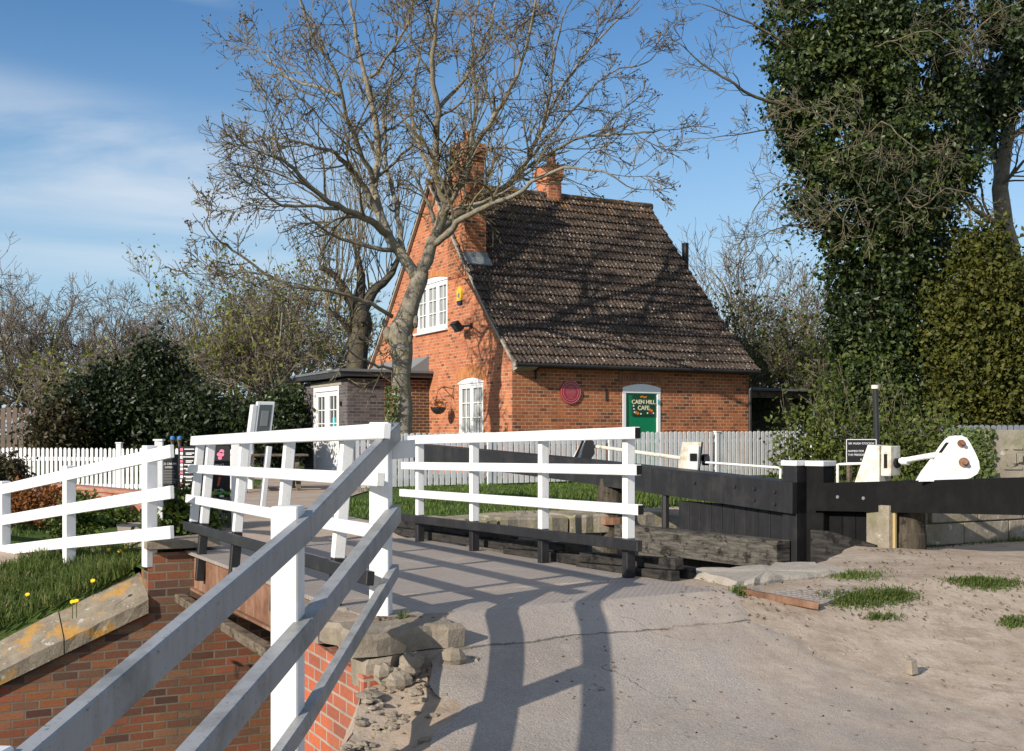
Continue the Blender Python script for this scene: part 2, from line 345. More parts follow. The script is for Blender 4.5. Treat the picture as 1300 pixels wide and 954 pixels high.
def mk_road():
    t = NT('worn_pale_tarmac')
    c = t.mix(t.ramp(t.noise(.8, 6, .6), [(.35, 0), (.65, 1)]), (.31, .27, .235), (.42, .37, .325))
    c = t.mix(t.ramp(t.noise(90, 3, .7), [(.42, 0), (.7, .7)]), c, (.18, .155, .14))
    c = t.mix(t.ramp(t.noise(70, 2, .6), [(.62, 0), (.74, .8)]), c, (.5, .46, .42))
    g = t.new('ShaderNodeSeparateXYZ'); t.l.new(t.coord('World'), g.inputs[0])
    sc_ = t.math('ADD', t.math('MULTIPLY', g.outputs[0], .8855), t.math('MULTIPLY', g.outputs[1], .4647))
    e_ = t.math('ADD', t.math('MULTIPLY', t.math('SUBTRACT', sc_, 4.0), .28), t.math('SUBTRACT', t.noise(1.8, 7, .7), .5))
    c = t.mix(t.ramp(e_, [(-.05, 0), (.30, 1)]), c, t.mix(t.ramp(t.noise(6, 8, .7), [(.35, 0), (.7, 1)]), (.47, .39, .315), (.30, .235, .18)))
    c = t.mix(t.ramp(t.noise(2.6, 7, .7, t.coord('World', (1, .4, 1))), [(.55, 0), (.72, .5)]), c, (.42, .35, .28))
    c = t.mix(t.ramp(t.noise(1.9, 7, .75), [(.60, 0), (.72, .4)]), c, (.2, .17, .15))
    v = t.new('ShaderNodeTexVoronoi', feature='DISTANCE_TO_EDGE'); v.inputs['Scale'].default_value = .55
    w = t.new('ShaderNodeVectorMath', operation='ADD'); nn = t.new('ShaderNodeTexNoise'); nn.inputs['Scale'].default_value = 2.2; nn.inputs['Detail'].default_value = 6
    t.l.new(t.coord('World'), nn.inputs['Vector']); t.l.new(t.coord('World'), w.inputs[0]); t.l.new(nn.outputs['Color'], w.inputs[1]); t.l.new(w.outputs[0], v.inputs['Vector'])
    cr = t.math('MULTIPLY', t.ramp(v.outputs['Distance'], [(.001, 1), (.004, 0)]), t.ramp(t.noise(1.4, 3), [(.56, 0), (.6, 1)]))
    c = t.mix(t.math('MULTIPLY', cr, .8), c, (.06, .05, .045))
    # two seams parallel to the end of the bridge deck, patches and grit
    tc_ = t.math('ADD', t.math('SUBTRACT', t.math('MULTIPLY', g.outputs[1], .8855), t.math('MULTIPLY', g.outputs[0], .4647)), t.math('MULTIPLY', t.math('SUBTRACT', t.noise(2.5, 6, .7), .5), .16))
    seam = t.math('MAXIMUM', t.ramp(t.math('ABSOLUTE', t.math('SUBTRACT', tc_, 6.02)), [(.004, 1), (.014, 0)]), 0.0)
    c = t.mix(t.math('MULTIPLY', seam, t.ramp(t.noise(3.1, 4), [(.42, .0), (.56, .7)])), c, (.05, .042, .036))
    c = t.mix(t.ramp(t.math('SUBTRACT', tc_, 6.02), [(-.0, .0), (.02, .35)]), c, (.40, .35, .31))
    c = t.mix(t.ramp(t.noise(4.3, 6, .72), [(.57, 0), (.66, .5)]), c, (.46, .38, .30))
    c = t.mix(t.ramp(t.noise(11, 5, .8), [(.64, 0), (.70, .7)]), c, (.16, .125, .10))
    t.bump(t.math('ADD', t.math('SUBTRACT', t.noise(80, 4, .7), cr), t.math('SUBTRACT', t.math('MULTIPLY', t.noise(5, 7, .7), 2.2), seam)), .7, .010)
    return t.out(c, .9, .2)
M['road'] = mk_road()
def mk_deck():
    t = NT('dusty_chequer_plate'); co = t.coord('World'); m = t.new('ShaderNodeMapping'); m.inputs['Rotation'].default_value = (0, 0, -TH); t.l.new(co, m.inputs[0])
    b = t.new('ShaderNodeTexBrick'); b.inputs['Scale'].default_value = 1; b.inputs['Brick Width'].default_value = .05; b.inputs['Row Height'].default_value = .03; b.inputs['Mortar Size'].default_value = .006
    b.inputs['Color1'].default_value = (.33, .29, .255, 1); b.inputs['Color2'].default_value = (.38, .335, .295, 1); b.inputs['Mortar'].default_value = (.24, .205, .18, 1); t.l.new(m.outputs[0], b.inputs['Vector'])
    c = t.mix(t.ramp(t.noise(2, 6, .65), [(.5, 0), (.7, .5)]), b.outputs['Color'], (.28, .21, .16))
    c = t.mix(t.ramp(t.noise(1.3, 6, .65), [(.55, 0), (.7, .7)]), c, (.38, .34, .3))
    t.bump(t.math('SUBTRACT', 1, b.outputs['Fac']), .7, .006)
    return t.out(c, .7, .35)
M['deck'] = mk_deck()
def mk_rust():
    t = NT('rusty_steel'); c = t.ramp(t.noise(3, 8, .7), [(.3, (.09, .045, .028)), (.5, (.19, .095, .055)), (.7, (.29, .17, .11))])
    c = t.mix(t.ramp(t.noise(4, 5, .7, t.coord('World', (1, 1, .12))), [(.5, 0), (.7, .5)]), c, (.42, .28, .2))
    t.bump(t.noise(40, 5), .4, .005); return t.out(c, .8, .3)
M['rust'] = mk_rust()
def mk_path():
    t = NT('pinkish_gravel_path'); c = t.mix(t.ramp(t.noise(1.5, 7), [(.3, 0), (.7, 1)]), (.33, .25, .19), (.45, .37, .30))
    c = t.mix(t.ramp(t.noise(50, 3), [(.5, 0), (.7, .5)]), c, (.2, .16, .13)); t.bump(t.noise(40, 5), .5, .01); return t.out(c, .95, .15)
M['path'] = mk_path()
def mk_wood(name, c1, c2, sc=(4, 4, 30)):
    t = NT(name); c = t.mix(t.ramp(t.noise(1, 6, .7, t.coord('World', sc)), [(.35, 0), (.65, 1)]), c1, c2)
    c = t.mix(t.ramp(t.noise(8, 6, .7), [(.52, 0), (.6, .8)]), c, tuple(x*.3 for x in c1))
    t.bump(t.noise(2, 6, .7, t.coord('World', sc)), .6, .01); return t.out(c, .85, .2)
M['weathered'] = mk_wood('flaking_black_timber', (.025, .022, .019), (.14, .13, .11))
M['kick'] = mk_wood('dusty_black_plank', (.015, .015, .015), (.055, .05, .044))
M['oldwood'] = mk_wood('old_brown_timber', (.10, .075, .05), (.2, .16, .12))
M['gatewood'] = mk_wood('damp_gate_timber', (.035, .028, .022), (.10, .085, .06), (30, 30, 3))
def mk_grassg():
    t = NT('turf'); c = t.mix(t.ramp(t.noise(1.2, 8, .65), [(.35, 0), (.65, 1)]), (.055, .095, .022), (.10, .145, .035))
    c = t.mix(t.ramp(t.noise(.7, 7, .7), [(.6, 0), (.7, .6)]), c, (.2, .15, .09)); t.bump(t.noise(30, 5, .8), .9, .05); return t.out(c, .95, .1)
M['turf'] = mk_grassg()
def leafm(name, c1, c2, rough=.5, spec=.4, trans=.25, sc=2.0):
    t = NT(name); g = t.new('ShaderNodeNewGeometry')
    c = t.mix(t.ramp(g.outputs['Random Per Island'], [(0, 0), (1, 1)]), c1, c2)
    m = t.out(c, rough, spec)
    tr = t.new('ShaderNodeBsdfTranslucent'); t.l.new(c, tr.inputs[0])
    ms = t.new('ShaderNodeMixShader'); ms.inputs[0].default_value = trans
    t.l.new(t.b.outputs[0], ms.inputs[1]); t.l.new(tr.outputs[0], ms.inputs[2]); t.l.new(ms.outputs[0], t.n['Material Output'].inputs[0])
    return m
M['grass'] = leafm('grass_blade', (.06, .105, .02), (.16, .20, .05), .6, .25, .35)
M['lawn'] = leafm('lawn_blade', (.07, .13, .02), (.16, .22, .05), .6, .25, .35)
M['strawgrass'] = leafm('dry_grass_blade', (.24, .21, .1), (.4, .35, .2), .7, .2, .3)
M['ivy'] = leafm('ivy_leaf', (.014, .028, .009), (.055, .08, .022), .42, .4, .2)
M['ivyl'] = leafm('light_ivy_leaf', (.06, .10, .025), (.14, .17, .05), .4, .5, .2)
M['holly'] = leafm('dark_evergreen_leaf', (.008, .017, .006), (.032, .048, .014), .45, .35, .1)
M['browneg'] = leafm('brown_tinged_leaf', (.035, .035, .015), (.085, .065, .03), .5, .3, .15)
M['yew'] = leafm('olive_conifer_leaf', (.04, .052, .010), (.125, .125, .02), .55, .3, .25)
M['hedge'] = leafm('spring_green_leaf', (.05, .075, .014), (.14, .165, .035), .5, .3, .3)
M['spring'] = leafm('yellow_green_new_leaf', (.14, .16, .025), (.26, .27, .06), .5, .3, .4)
M['rustleaf'] = leafm('rusty_orange_leaf', (.16, .06, .02), (.3, .13, .04), .6, .3, .3)
M['greenshrub'] = leafm('garden_shrub_leaf', (.05, .09, .015), (.14, .18, .03), .45, .35, .25)
M['blueflower'] = leafm('pale_blue_petal', (.3, .35, .5), (.5, .5, .62), .6, .2, .3)
M['yellow'] = mk_simple('dandelion_yellow', (.8, .55, .02), .7)
M['bud'] = leafm('brown_bud', (.075, .05, .035), (.16, .11, .07), .7, .2, .2)
def mk_bark(name, c1, c2, lich=.5):
    t = NT(name); c = t.mix(t.ramp(t.noise(6, 7, .7), [(.35, 0), (.65, 1)]), c1, c2)
    c = t.mix(t.math('MULTIPLY', t.ramp(t.noise(5, 6, .7), [(.52, 0), (.62, 1)]), lich), c, (.23, .20, .06))
    t.bump(t.noise(14, 7, .75, t.coord('World', (1, 1, .35))), .9, .04); return t.out(c, .9, .2)
M['bark'] = mk_bark('grey_lichened_bark', (.15, .13, .10), (.30, .27, .215))
M['twig'] = mk_bark('twig_bark', (.10, .08, .052), (.215, .175, .115), .55)
M['twigbrown'] = mk_bark('distant_twig_bark', (.10, .082, .066), (.20, .165, .135), .2)
M['twigdark'] = mk_bark('dark_twig_bark', (.085, .075, .05), (.18, .155, .105), .4)  # darker bark tone for the ivy tree and scrub twigs
M['ivy2'] = leafm('fresh_ivy_leaf', (.035, .06, .012), (.10, .125, .03), .42, .4, .25)
M['litter'] = leafm('dead_leaf', (.07, .045, .025), (.18, .125, .075), .8, .15, .1)
M['darkbark'] = mk_bark('dark_bark', (.06, .05, .038), (.12, .105, .08), .3)
M['glass'] = mk_simple('window_glass', (.05, .055, .06), .08, .8)
def mk_curtain():
    t = NT('curtained_glass'); c = t.mix(t.ramp(t.noise(1, 3, .5, t.coord('UV', (9, .6, 1))), [(.4, 0), (.6, 1)]), (.16, .17, .17), (.42, .43, .41)); m = t.out(c, .12, .6); return m
M['curtain'] = mk_curtain()
M['green'] = mk_simple('green_gloss_paint', (.0, .19, .075), .35, .5)
M['dgreen'] = mk_simple('dark_green_sign', (.012, .055, .025), .45)
M['signtxt'] = mk_simple('cream_lettering', (.75, .7, .5), .6)
M['orange'] = mk_simple('orange_lettering', (.7, .2, .02), .6)
M['crimson'] = mk_simple('crimson_enamel', (.32, .012, .025), .3, .6)
M['pinkring'] = mk_simple('pale_pink_enamel', (.50, .22, .24), .4)
M['alarm_y'] = mk_simple('yellow_plastic', (.72, .45, .04), .45)
M['alarm_b'] = mk_simple('navy_plastic', (.015, .02, .08), .4)
M['grey_metal'] = mk_simple('dull_grey_metal', (.3, .3, .29), .45, .5, .6)
M['chalk'] = mk_simple('black_signboard', (.018, .018, .02), .5)
M['printw'] = mk_simple('white_print', (.8, .8, .8), .6)
M['pink'] = mk_simple('pink_print', (.75, .2, .32), .6)
M['buffp'] = mk_simple('cone_buff_print', (.7, .5, .25), .6)
M['redp'] = mk_simple('red_print', (.5, .09, .04), .6)
M['greenp'] = mk_simple('green_print', (.12, .35, .06), .6)
M['poster'] = mk_simple('notice_paper', (.10, .12, .12), .6)
M['terracotta'] = brick('terracotta', [(.42, .15, .08), (.5, .2, .11)], (.4, .17, .1), w=2, h=2, stamt=.5)
M['pvc'] = mk_simple('teal_sticker', (.05, .4, .42), .5)
M['dark'] = mk_simple('dark_interior', (.01, .01, .01), .9)
M['rope'] = mk_simple('yellowed_rod', (.4, .3, .13), .6)
M['bluepot'] = mk_simple('blue_finial_paint', (.05, .2, .5), .5)
def mk_water():
    t = NT('murky_water'); t.bump(t.noise(2, 3), .15, .05); return t.out((.03, .035, .02), .08, .5)
M['water'] = mk_water()

def text(name, body, size, loc, xdir, ydir, mat, parent, ext=.003, align='CENTER', bold=0.0):
    c = bpy.data.curves.new(name, 'FONT'); c.body = body; c.size = size; c.extrude = ext; c.align_x = align; c.align_y = 'CENTER'; c.offset = bold
    o = bpy.data.objects.new(name+'_src', c); COL.objects.link(o)
    dg = bpy.context.evaluated_depsgraph_get(); dg.update()
    me = bpy.data.meshes.new_from_object(o.evaluated_get(dg)); bpy.data.objects.remove(o)
    x = Vector(xdir).normalized(); y = Vector(ydir).normalized(); z = x.cross(y)
    me.transform(Matrix((x, y, z)).transposed().to_4x4()); me.materials.clear(); me.materials.append(mat); me.name = name
    ob = bpy.data.objects.new(name, me); COL.objects.link(ob)
    ob.location = Vector(loc)-wloc(parent); ob.parent = parent
    return ob
def disc(mb, c, n, r, th, seg=24, ry=None):
    n = Vector(n).normalized(); a = n.cross(UP)
    if a.length < .1: a = Vector((1, 0, 0))
    a.normalize(); b = n.cross(a); ry = ry or r
    mb.prism([Vector(c)+a*math.cos(2*math.pi*k/seg)*r+b*math.sin(2*math.pi*k/seg)*ry for k in range(seg)], n*th); return mb
# ------------------------------------------------------------------ foliage and grass
def leaf_mesh(name, pts, nrm, size, mat, parent=None, jit=.7, asp=.75, label=None, origin=None):
    n = len(pts); pts = np.asarray(pts); d = NP.normal(size=(n, 3)); d /= np.linalg.norm(d, axis=1)[:, None]
    nr = nrm*(1-jit)+d*jit; nr /= np.maximum(np.linalg.norm(nr, axis=1)[:, None], 1e-6)
    a = np.cross(nr, NP.normal(size=(n, 3))); a /= np.maximum(np.linalg.norm(a, axis=1)[:, None], 1e-6); b = np.cross(nr, a)
    sz = (size*NP.uniform(.45, 1.5, n))[:, None]
    V = np.stack([pts-a*sz*.5, pts-b*sz*.5*asp+nr*sz*.1, pts+a*sz*.6, pts+b*sz*.5*asp+nr*sz*.1], 1).reshape(-1, 3)
    return finish(name, V, np.arange(n*4).reshape(-1, 4), mat, parent, origin, uv=False)
def clump_pts(ells, n, clump=.45, per=45, shell=.55):
    """leaf positions gathered in clumps near the surface of several ellipsoids"""
    out = []; nor = []; vol = np.array([e[1][0]*e[1][1]*e[1][2] for e in ells])**.67; vol = vol/vol.sum()
    for e, v in zip(ells, vol):
        m = int(n*v); nc = max(3, m//per)
        d = NP.normal(size=(nc, 3)); d /= np.linalg.norm(d, axis=1)[:, None]
        r = NP.uniform(shell, 1.0, nc)**.5
        c = d*r[:, None]*np.array(e[1])+np.array(e[0])
        k = NP.integers(0, nc, m); cs = clump*NP.uniform(.5, 1.3, nc)
        p = c[k]+NP.normal(size=(m, 3))*cs[k][:, None]*.5; out.append(p)
        q = d[k]+NP.normal(size=(m, 3))*.3; nor.append(q/np.linalg.norm(q, axis=1)[:, None])
    return np.concatenate(out), np.concatenate(nor)
def bush(name, ells, n, size, mat, label, cat='shrub', group=None, stems=True, clump=.4, per=45, zmin=-.5, stemmat='darkbark', shell=.5, core=True):
    base = Vector((ells[0][0][0], ells[0][0][1], zmin))
    t = empty(name, base, label, cat, group)
    p, q = clump_pts(ells, n, clump, per, shell); k = p[:, 2] > zmin; leaf_mesh('foliage', p[k], q[k], size, M[mat], t)
    mb = MB()
    for e in ells:
        for _ in range(3 if stems else 1):
            a = Vector((e[0][0]+random.uniform(-.3, .3)*e[1][0], e[0][1]+random.uniform(-.3, .3)*e[1][1], zmin))
            b = Vector(e[0])+Vector((random.uniform(-.4, .4)*e[1][0], random.uniform(-.4, .4)*e[1][1], e[1][2]*.5))
            m = a.lerp(b, .5)+Vector((random.uniform(-.15, .15), random.uniform(-.15, .15), 0))
            r = max(.012, e[1][2]*.02); mb.tube([a, m, b], [r*1.6, r, r*.4], 6)
    mb.build('stem', M[stemmat], t)
    return t
def blades(name, pts, h, mat, parent=None, w=.008, lean=.5, label=None, kind=None):
    n = len(pts); pts = np.asarray(pts); an = NP.uniform(0, 2*math.pi, n); hh = h*NP.uniform(.45, 1.3, n)
    hh = hh*(.75+.3*np.sin(pts[:, 0]*5.1+2*np.sin(pts[:, 1]*3.7))*np.cos(pts[:, 1]*4.3)); ln = NP.uniform(.05, lean, n); dx = np.stack([np.cos(an), np.sin(an), np.zeros(n)], 1); sd_ = np.stack([-np.sin(an), np.cos(an), np.zeros(n)], 1)
    ww = (w*NP.uniform(.7, 1.3, n))[:, None]; H = np.stack([np.zeros(n), np.zeros(n), hh], 1)
    m = pts+dx*(hh*ln*.35)[:, None]+H*.55; tp = pts+dx*(hh*ln*1.2)[:, None]+H*(1-ln*.3)[:, None]
    V = np.stack([pts-sd_*ww, pts+sd_*ww, m+sd_*ww*.8, m-sd_*ww*.8, tp], 1).reshape(-1, 3)
    i = np.arange(n)[:, None]*5; Fq = (i+np.array([[0, 1, 2, 3]])).tolist(); Ft = (i+np.array([[3, 2, 4]])).tolist()
    o = finish(name, V, Fq+Ft, mat, parent, uv=False)
    if label: tag(o, label, 'grass')
    if kind: o['kind'] = kind
    return o
class Tree:
    def __init__(s): s.big = MB(); s.fine = MB(); s.tips = []; s.limb = []
    def poly(s, pts, r0, r1, n=10, bigger=True):
        k = len(pts); rr = [r0+(r1-r0)*i/(k-1) for i in range(k)]
        (s.big if bigger else s.fine).tube(pts, rr, n); return rr
    def grow(s, p, d, Ln, r, lv, mx, wander=.22, up=.06, rmin=.008, ratio=(.4, .65), kids=(4, 6), bigr=.045, ang=(.5, 1.0)):
        n = max(3, min(7, int(Ln/.25)+2)); pts = [Vector(p)]; d = Vector(d).normalized()
        for i in range(n):
            d = (d+Vector((random.gauss(0, 1), random.gauss(0, 1), random.gauss(0, 1)))*wander+UP*up).normalized()
            pts.append(pts[-1]+d*(Ln/n))
        r1 = max(rmin*.8, r*.3); big = r > bigr; s.poly(pts, max(rmin, r), r1, 8 if r > .08 else (5 if r > .025 else 3), big)
        s.tips.append(pts[-1])
        if lv < mx:
            for k in range(random.randint(*kids)):
                f = random.uniform(.22, 1.0); x = f*(n); i = min(int(x), n-1); q = pts[i].lerp(pts[i+1], x-i)
                dd = (pts[i+1]-pts[i]).normalized(); ax = dd.cross(Vector((random.gauss(0, 1), random.gauss(0, 1), random.gauss(0, 1)))).normalized()
                nd = Matrix.Rotation(random.uniform(*ang), 3, ax) @ dd
                rr = (r+(r1-r)*f)*.6
                s.grow(q, nd, Ln*random.uniform(*ratio)*(1.15-.45*f), rr, lv+1, mx, wander, up, rmin, ratio, kids, bigr, ang)
    def limbs(s, pts, r0, r1, count=10, Lk=(1.2, 2.4), mx=2, start=.25, **kw):
        n = len(pts); s.poly(pts, r0, r1, 9)
        for k in range(count):
            f = start+(1-start)*(k+random.random())/count; x = f*(n-1); i = min(int(x), n-2); q = Vector(pts[i]).lerp(Vector(pts[i+1]), x-i)
            dd = (Vector(pts[i+1])-Vector(pts[i])).normalized(); ax = dd.cross(Vector((random.gauss(0, 1), random.gauss(0, 1), random.gauss(0, 1)))).normalized()
            nd = Matrix.Rotation(random.uniform(.45, 1.05), 3, ax) @ dd
            r = r0+(r1-r0)*f
            s.grow(q, nd, random.uniform(*Lk)*(1.2-.5*f), r*.5, 0, mx, **kw)
        dd = (Vector(pts[-1])-Vector(pts[-2])).normalized(); s.grow(pts[-1], dd, Lk[0], r1, 0, mx, **kw)
def crown_tree(name, base, h, label, mx=3, spread=.6, r=.16, mat='twigbrown', leaf=None, nleaf=0, lsize=.12, group='bare trees behind the cottage', trunkh=.25, kids=(4, 6), rmin=.012, cat='tree', nl=7, lmat='bark', gn=None):
    t = empty(name, base, label, cat, group); T = Tree(); b = Vector(base)
    top = b+Vector((random.uniform(-.3, .3), random.uniform(-.3, .3), h*trunkh)); T.poly([b, b.lerp(top, .5)+Vector((random.uniform(-.1, .1), 0, 0)), top], r*1.25, r, 9)
    for k in range(nl):
        an = 2*math.pi*k/nl+random.uniform(-.3, .3); sp = spread*random.uniform(.4, 1.2)
        d = Vector((math.cos(an)*sp, math.sin(an)*sp, 1)).normalized()
        q = b.lerp(top, random.uniform(.55, 1.0))
        T.grow(q, d, h*(1-trunkh)*random.uniform(.6, .95), r*.55, 0, mx, wander=.2, up=.07, rmin=rmin, kids=kids)
    T.big.build('trunk', M[lmat], t, True); T.fine.build('branches', M[mat], t)
    if leaf:
        tp = np.array([tuple(x) for x in T.tips]); k = NP.integers(0, len(tp), nleaf); p = tp[k]+NP.normal(size=(nleaf, 3))*.28
        q = NP.normal(size=(nleaf, 3)); q /= np.linalg.norm(q, axis=1)[:, None]; leaf_mesh('foliage', p, q, lsize, M[leaf], t, 1)
    return t
#PART2
# ================================================================== TERRAIN
rs = random.Random(3)
def sst(x, a, b):
    u = min(1, max(0, (x-a)/(b-a))); return u*u*(3-2*u)
def hn(s, t, k=1.0):
    return (math.sin(s*2.1*k+t*1.3*k)+math.sin(s*.9*k-t*2.7*k+1.3)+math.sin(s*4.3*k+t*3.9*k+.7)*.5)/2.5
T_NEAR, T_FAR, T_FAR2, S_STEP = 7.35, 11.62, 12.45, 5.25
def edge_s(t):            # left edge of the near bank (foot of the near railing)
    if t > 5.9: return 2.2
    return 2.2-.60*(5.9-t)
def z_near(s, t):
    z = 0 if t > 6.42 else -.75*(1-math.exp(-(6.42-t)*.55))*sst(6.42-t, -.1, .28)*(1-.35*sst(s, 5.2, 9))
    z -= .06*sst(s, 8.2, 9.5)*sst(t, 7.3, 8)
    z += .012*hn(s, t, 1.4)*sst(s, 5.6, 6.6)
    return z
def z_far(s, t):
    d = max(0.0, min(6.0, 2.25-s)); z = -.43*d*math.exp(-max(0, t-11.7)/2.6)
    z += -.15*sst(2.4-s, 0, .6)*1.0 - .12*sst(12-s, 4, 10)*sst(t, 11.6, 13)*(1-sst(t, 24, 30))*sst(6-s, 0, 6)
    z += .05*sst(s, 4, 8)*sst(t, 13, 20)
    z -= .10*sst(13.0-t, 0, 1.0)*sst(s, 2.2, 2.4)*(1-sst(s, 5.2, 5.5))*(1 if t > 11.5 else 0)
    z += .02*hn(s, t, .8)*(sst(t, 12, 13))
    return z
def sheet(name, S_, T_, zf, mat, dz=0, ok=None):
    v = []; f = []; ns, nt = len(S_), len(T_)
    for i in range(ns):
        for j in range(nt):
            s_, t_ = S_[i], T_[j]
            if callable(S_[i]): s_ = S_[i](t_)
            v.append(tuple(L(s_, t_, zf(s_, t_)+dz)))
    for i in range(ns-1):
        for j in range(nt-1):
            f.append((i*nt+j, (i+1)*nt+j, (i+1)*nt+j+1, i*nt+j+1))
    o = finish(name, v, f, mat, None, (0, 0, 0), True)
    o['kind'] = 'structure'; return o
def steps(*seg):
    out = []
    for a, b, d in seg:
        n = max(1, round((b-a)/d)); out += [a+(b-a)*i/n for i in range(n)]
    return out+[seg[-1][1]]
tt = steps((-40, -4, 6), (-4, 3, .5), (3, T_NEAR, .12))
es = [(lambda t, k=k: edge_s(t)+k) for k in steps((0, 8, .12), (8, 20, .6), (20, 90, 7))]
def zn2(s, t):            # rubble edge beside the coping
    z = z_near(s, t); e = s-edge_s(t)
    if t < 6.3 and e < .6:
        w = (1-sst(e, .2, .6))*sst(6.35-t, 0, .25)
        z += w*(-.10+.05*hn(s*3, t*3, 2.0))
    return z
g1 = sheet('ground', es, tt, zn2, M['ground'])
g1b = sheet('ground', [(lambda t, k=k: 6.75+1.35*(t-T_NEAR)+.03*math.sin(t*40)+k) for k in steps((0, 4, .15), (4, 22, 1))], steps((T_NEAR, 8.62, .12)), lambda s, t: z_near(s, t)-.0, M['ground'])
g2 = sheet('ground', steps((-70, -6, 8), (-6, 2.0, .25)), [T_FAR+.36, T_FAR+.47]+steps((T_FAR+.6, 18, .25), (18, 40, 1.5), (40, 130, 15)), lambda s, t: z_far(s, t)-(.16 if t < T_FAR+.4 else (.03 if t < T_FAR+.5 else 0)), M['turf'])
g2b = sheet('ground', steps((2.0, S_STEP, .25)), steps((T_FAR+.0, 18, .25), (18, 40, 1.5), (40, 130, 15)), z_far, M['turf'])
g3 = sheet('ground', steps((S_STEP, 8.85, .3)), steps((T_FAR2, 18, .25), (18, 40, 1.5), (40, 130, 15)), z_far, M['turf'])
g3b = sheet('ground', steps((8.85, 20, .5), (20, 110, 10)), steps((12.9, 18, .25), (18, 40, 1.5), (40, 130, 15)), z_far, M['turf'])
far = MB(); far.quad((-900, 1400, -.6), (-900, -300, -3.2), (900, -300, -3.2), (900, 1400, -.6)); o = far.build('terrain', M['turf'], origin=(0, 0, -3.2)); o['kind'] = 'structure'
wa = MB(); wa.quad(L(-30, 3, -2.3), L(9, 3, -2.3), L(9, 13, -2.3), L(-30, 13, -2.3)); o = wa.build('water', M['water']); o['kind'] = 'structure'
wa = MB(); wa.quad(L(9, 8.6, -1.2), L(60, 8.6, -1.2), L(60, 13.2, -1.2), L(9, 13.2, -1.2)); o = wa.build('water', M['water']); o['kind'] = 'structure'
# road : from behind the camera to the deck
def road_l(t): return 2.82-.42*min(1, max(0, 6.4-t))-.6*max(0, 5.4-t)+.05*math.sin(t*5)+.03*math.sin(t*13)
def road_r(t): return 5.05+.20*max(0, 6.4-t)**1.25+.08*math.sin(t*3.1)+.04*math.sin(t*9)
v = []; f = []; TT = steps((-20, 0, 2), (0, 6.42, .1)); K = 24
for t in TT:
    a, b = road_l(t), road_r(t)+random.uniform(-.05, .05)
    for k in range(K+1):
        s_ = a+(b-a)*k/K; e = .03 if k in (0, K) else 0; v.append(tuple(L(s_, t, z_near(s_, t)+.012-e*.9)))
for i in range(len(TT)-1):
    for k in range(K): f.append((i*(K+1)+k, i*(K+1)+k+1, (i+1)*(K+1)+k+1, (i+1)*(K+1)+k))
o = finish('road', v, f, M['road'], None, (0, 0, 0), True); o['kind'] = 'structure'
# raised upper bank on the right with its stone face
hb = MB()
mb = MB(); mb.prism([L(6.78, T_NEAR+.0, -2.4), L(8.46, 8.6, -2.4), L(8.46, 8.6, -.09), L(6.78, T_NEAR+.0, -.03)], AX*.25); o = mb.build('channel_wall', M['stone']); tag(o, 'dark stone recess wall beside the foot of the right gate leaf', 'wall')
bank = empty('lock_wall', L(12, 8.1, 0), 'dark stone retaining wall behind the right balance beam, topped with grass', 'wall')
mb = MB(); mb.box(L(9.15+9, 8.82, .06), 18, .5, .98); mb.build('stone_facing', M['stone'], bank)
mb = MB()
for i in range(26):
    s0 = 9.0+i*.7
    for j, (z0, z1) in enumerate(((-.02, .2), (.215, .42), (.435, .57))):
        o_ = (.35 if j == 1 else 0); mb.box(L(s0+.55+o_*.6, 8.56-random.uniform(0, .02), (z0+z1)/2-.03), .685, .08, z1-z0)
mb.build('stone_courses', M['stone'], bank)
ub = sheet('ground', steps((9.15, 30, .4)), steps((8.54, 9.1, .14)), lambda s, t: .565+.01*hn(s, t, 2), M['turf'], .01)
def wall_thing(name, label, mat, p0, p1, z0, z1, th=.3, cat='wall', sub=None):
    mb = MB(); p0 = Vector(p0); p1 = Vector(p1); d = (p1-p0).normalized(); n = Vector((-d.y, d.x, 0))
    c = (p0+p1)/2; mb.boxv((c.x, c.y, (z0+z1)/2), d*(p1-p0).length/2, n*th/2, UP*(z1-z0)/2)
    return mb
# chamber / channel walls
t = empty('channel_wall', L(0, T_FAR, -2.5), 'old mottled brick wall of the far channel bank under the steel deck', 'wall')
mb = MB(); ft = T_FAR+.0
def fz(s): return -.62-.43*max(0, 2.1-s)
SS = steps((-9, 2.05, .5))
for i in range(len(SS)-1):
    a, b = SS[i], SS[i+1]; mb.prism([L(a, ft, -2.6), L(b, ft, -2.6), L(b, ft, max(-2.5, fz(b))), L(a, ft, max(-2.5, fz(a)))], BX*.35)
mb.build('wing_face', M['lock_brick'], t)
mb = MB(); mb.prism([L(2.051, ft-.003, -2.6), L(S_STEP+.1, ft-.003, -2.6), L(S_STEP+.1, ft-.003, -.42), L(2.78, ft-.003, -.42), L(2.78, ft-.003, -.06), L(2.051, ft-.003, -.06)], BX*.36)
mb.build('abutment_face', M['lock_brick'], t)
mb = MB()       # sloping coping of wing wall: separate long stones
cs = [2.06, 1.28, .3, -.75, -1.8, -2.9, -4.0]
for a, b in zip(cs[1:], cs[:-1]):
    b -= .012; za, zb = fz(a)+.0, fz(b)+.0
    n0 = len(mb.v); cs_ = ((-.05, 0), (-.05, .13), (-.01, .17), (.42, .34), (.5, .34), (.5, 0)); J = 7
    for j in range(J+1):
        f = j/J; s_ = a+(b-a)*f; z_ = za+(zb-za)*f
        for k_, (o_, h_) in enumerate(cs_): w_ = 0 if k_ in (0, 5) else rs.uniform(-.012, .012); mb.v.append(tuple(L(s_, ft+o_+w_, z_+h_+w_)))
    for j in range(J):
        for k_ in range(6): k2 = (k_+1) % 6; mb.f.append((n0+j*6+k_, n0+j*6+k2, n0+(j+1)*6+k2, n0+(j+1)*6+k_))
    mb.f.append(tuple(n0+k_ for k_ in range(6))[::-1]); mb.f.append(tuple(n0+J*6+k_ for k_ in range(6)))
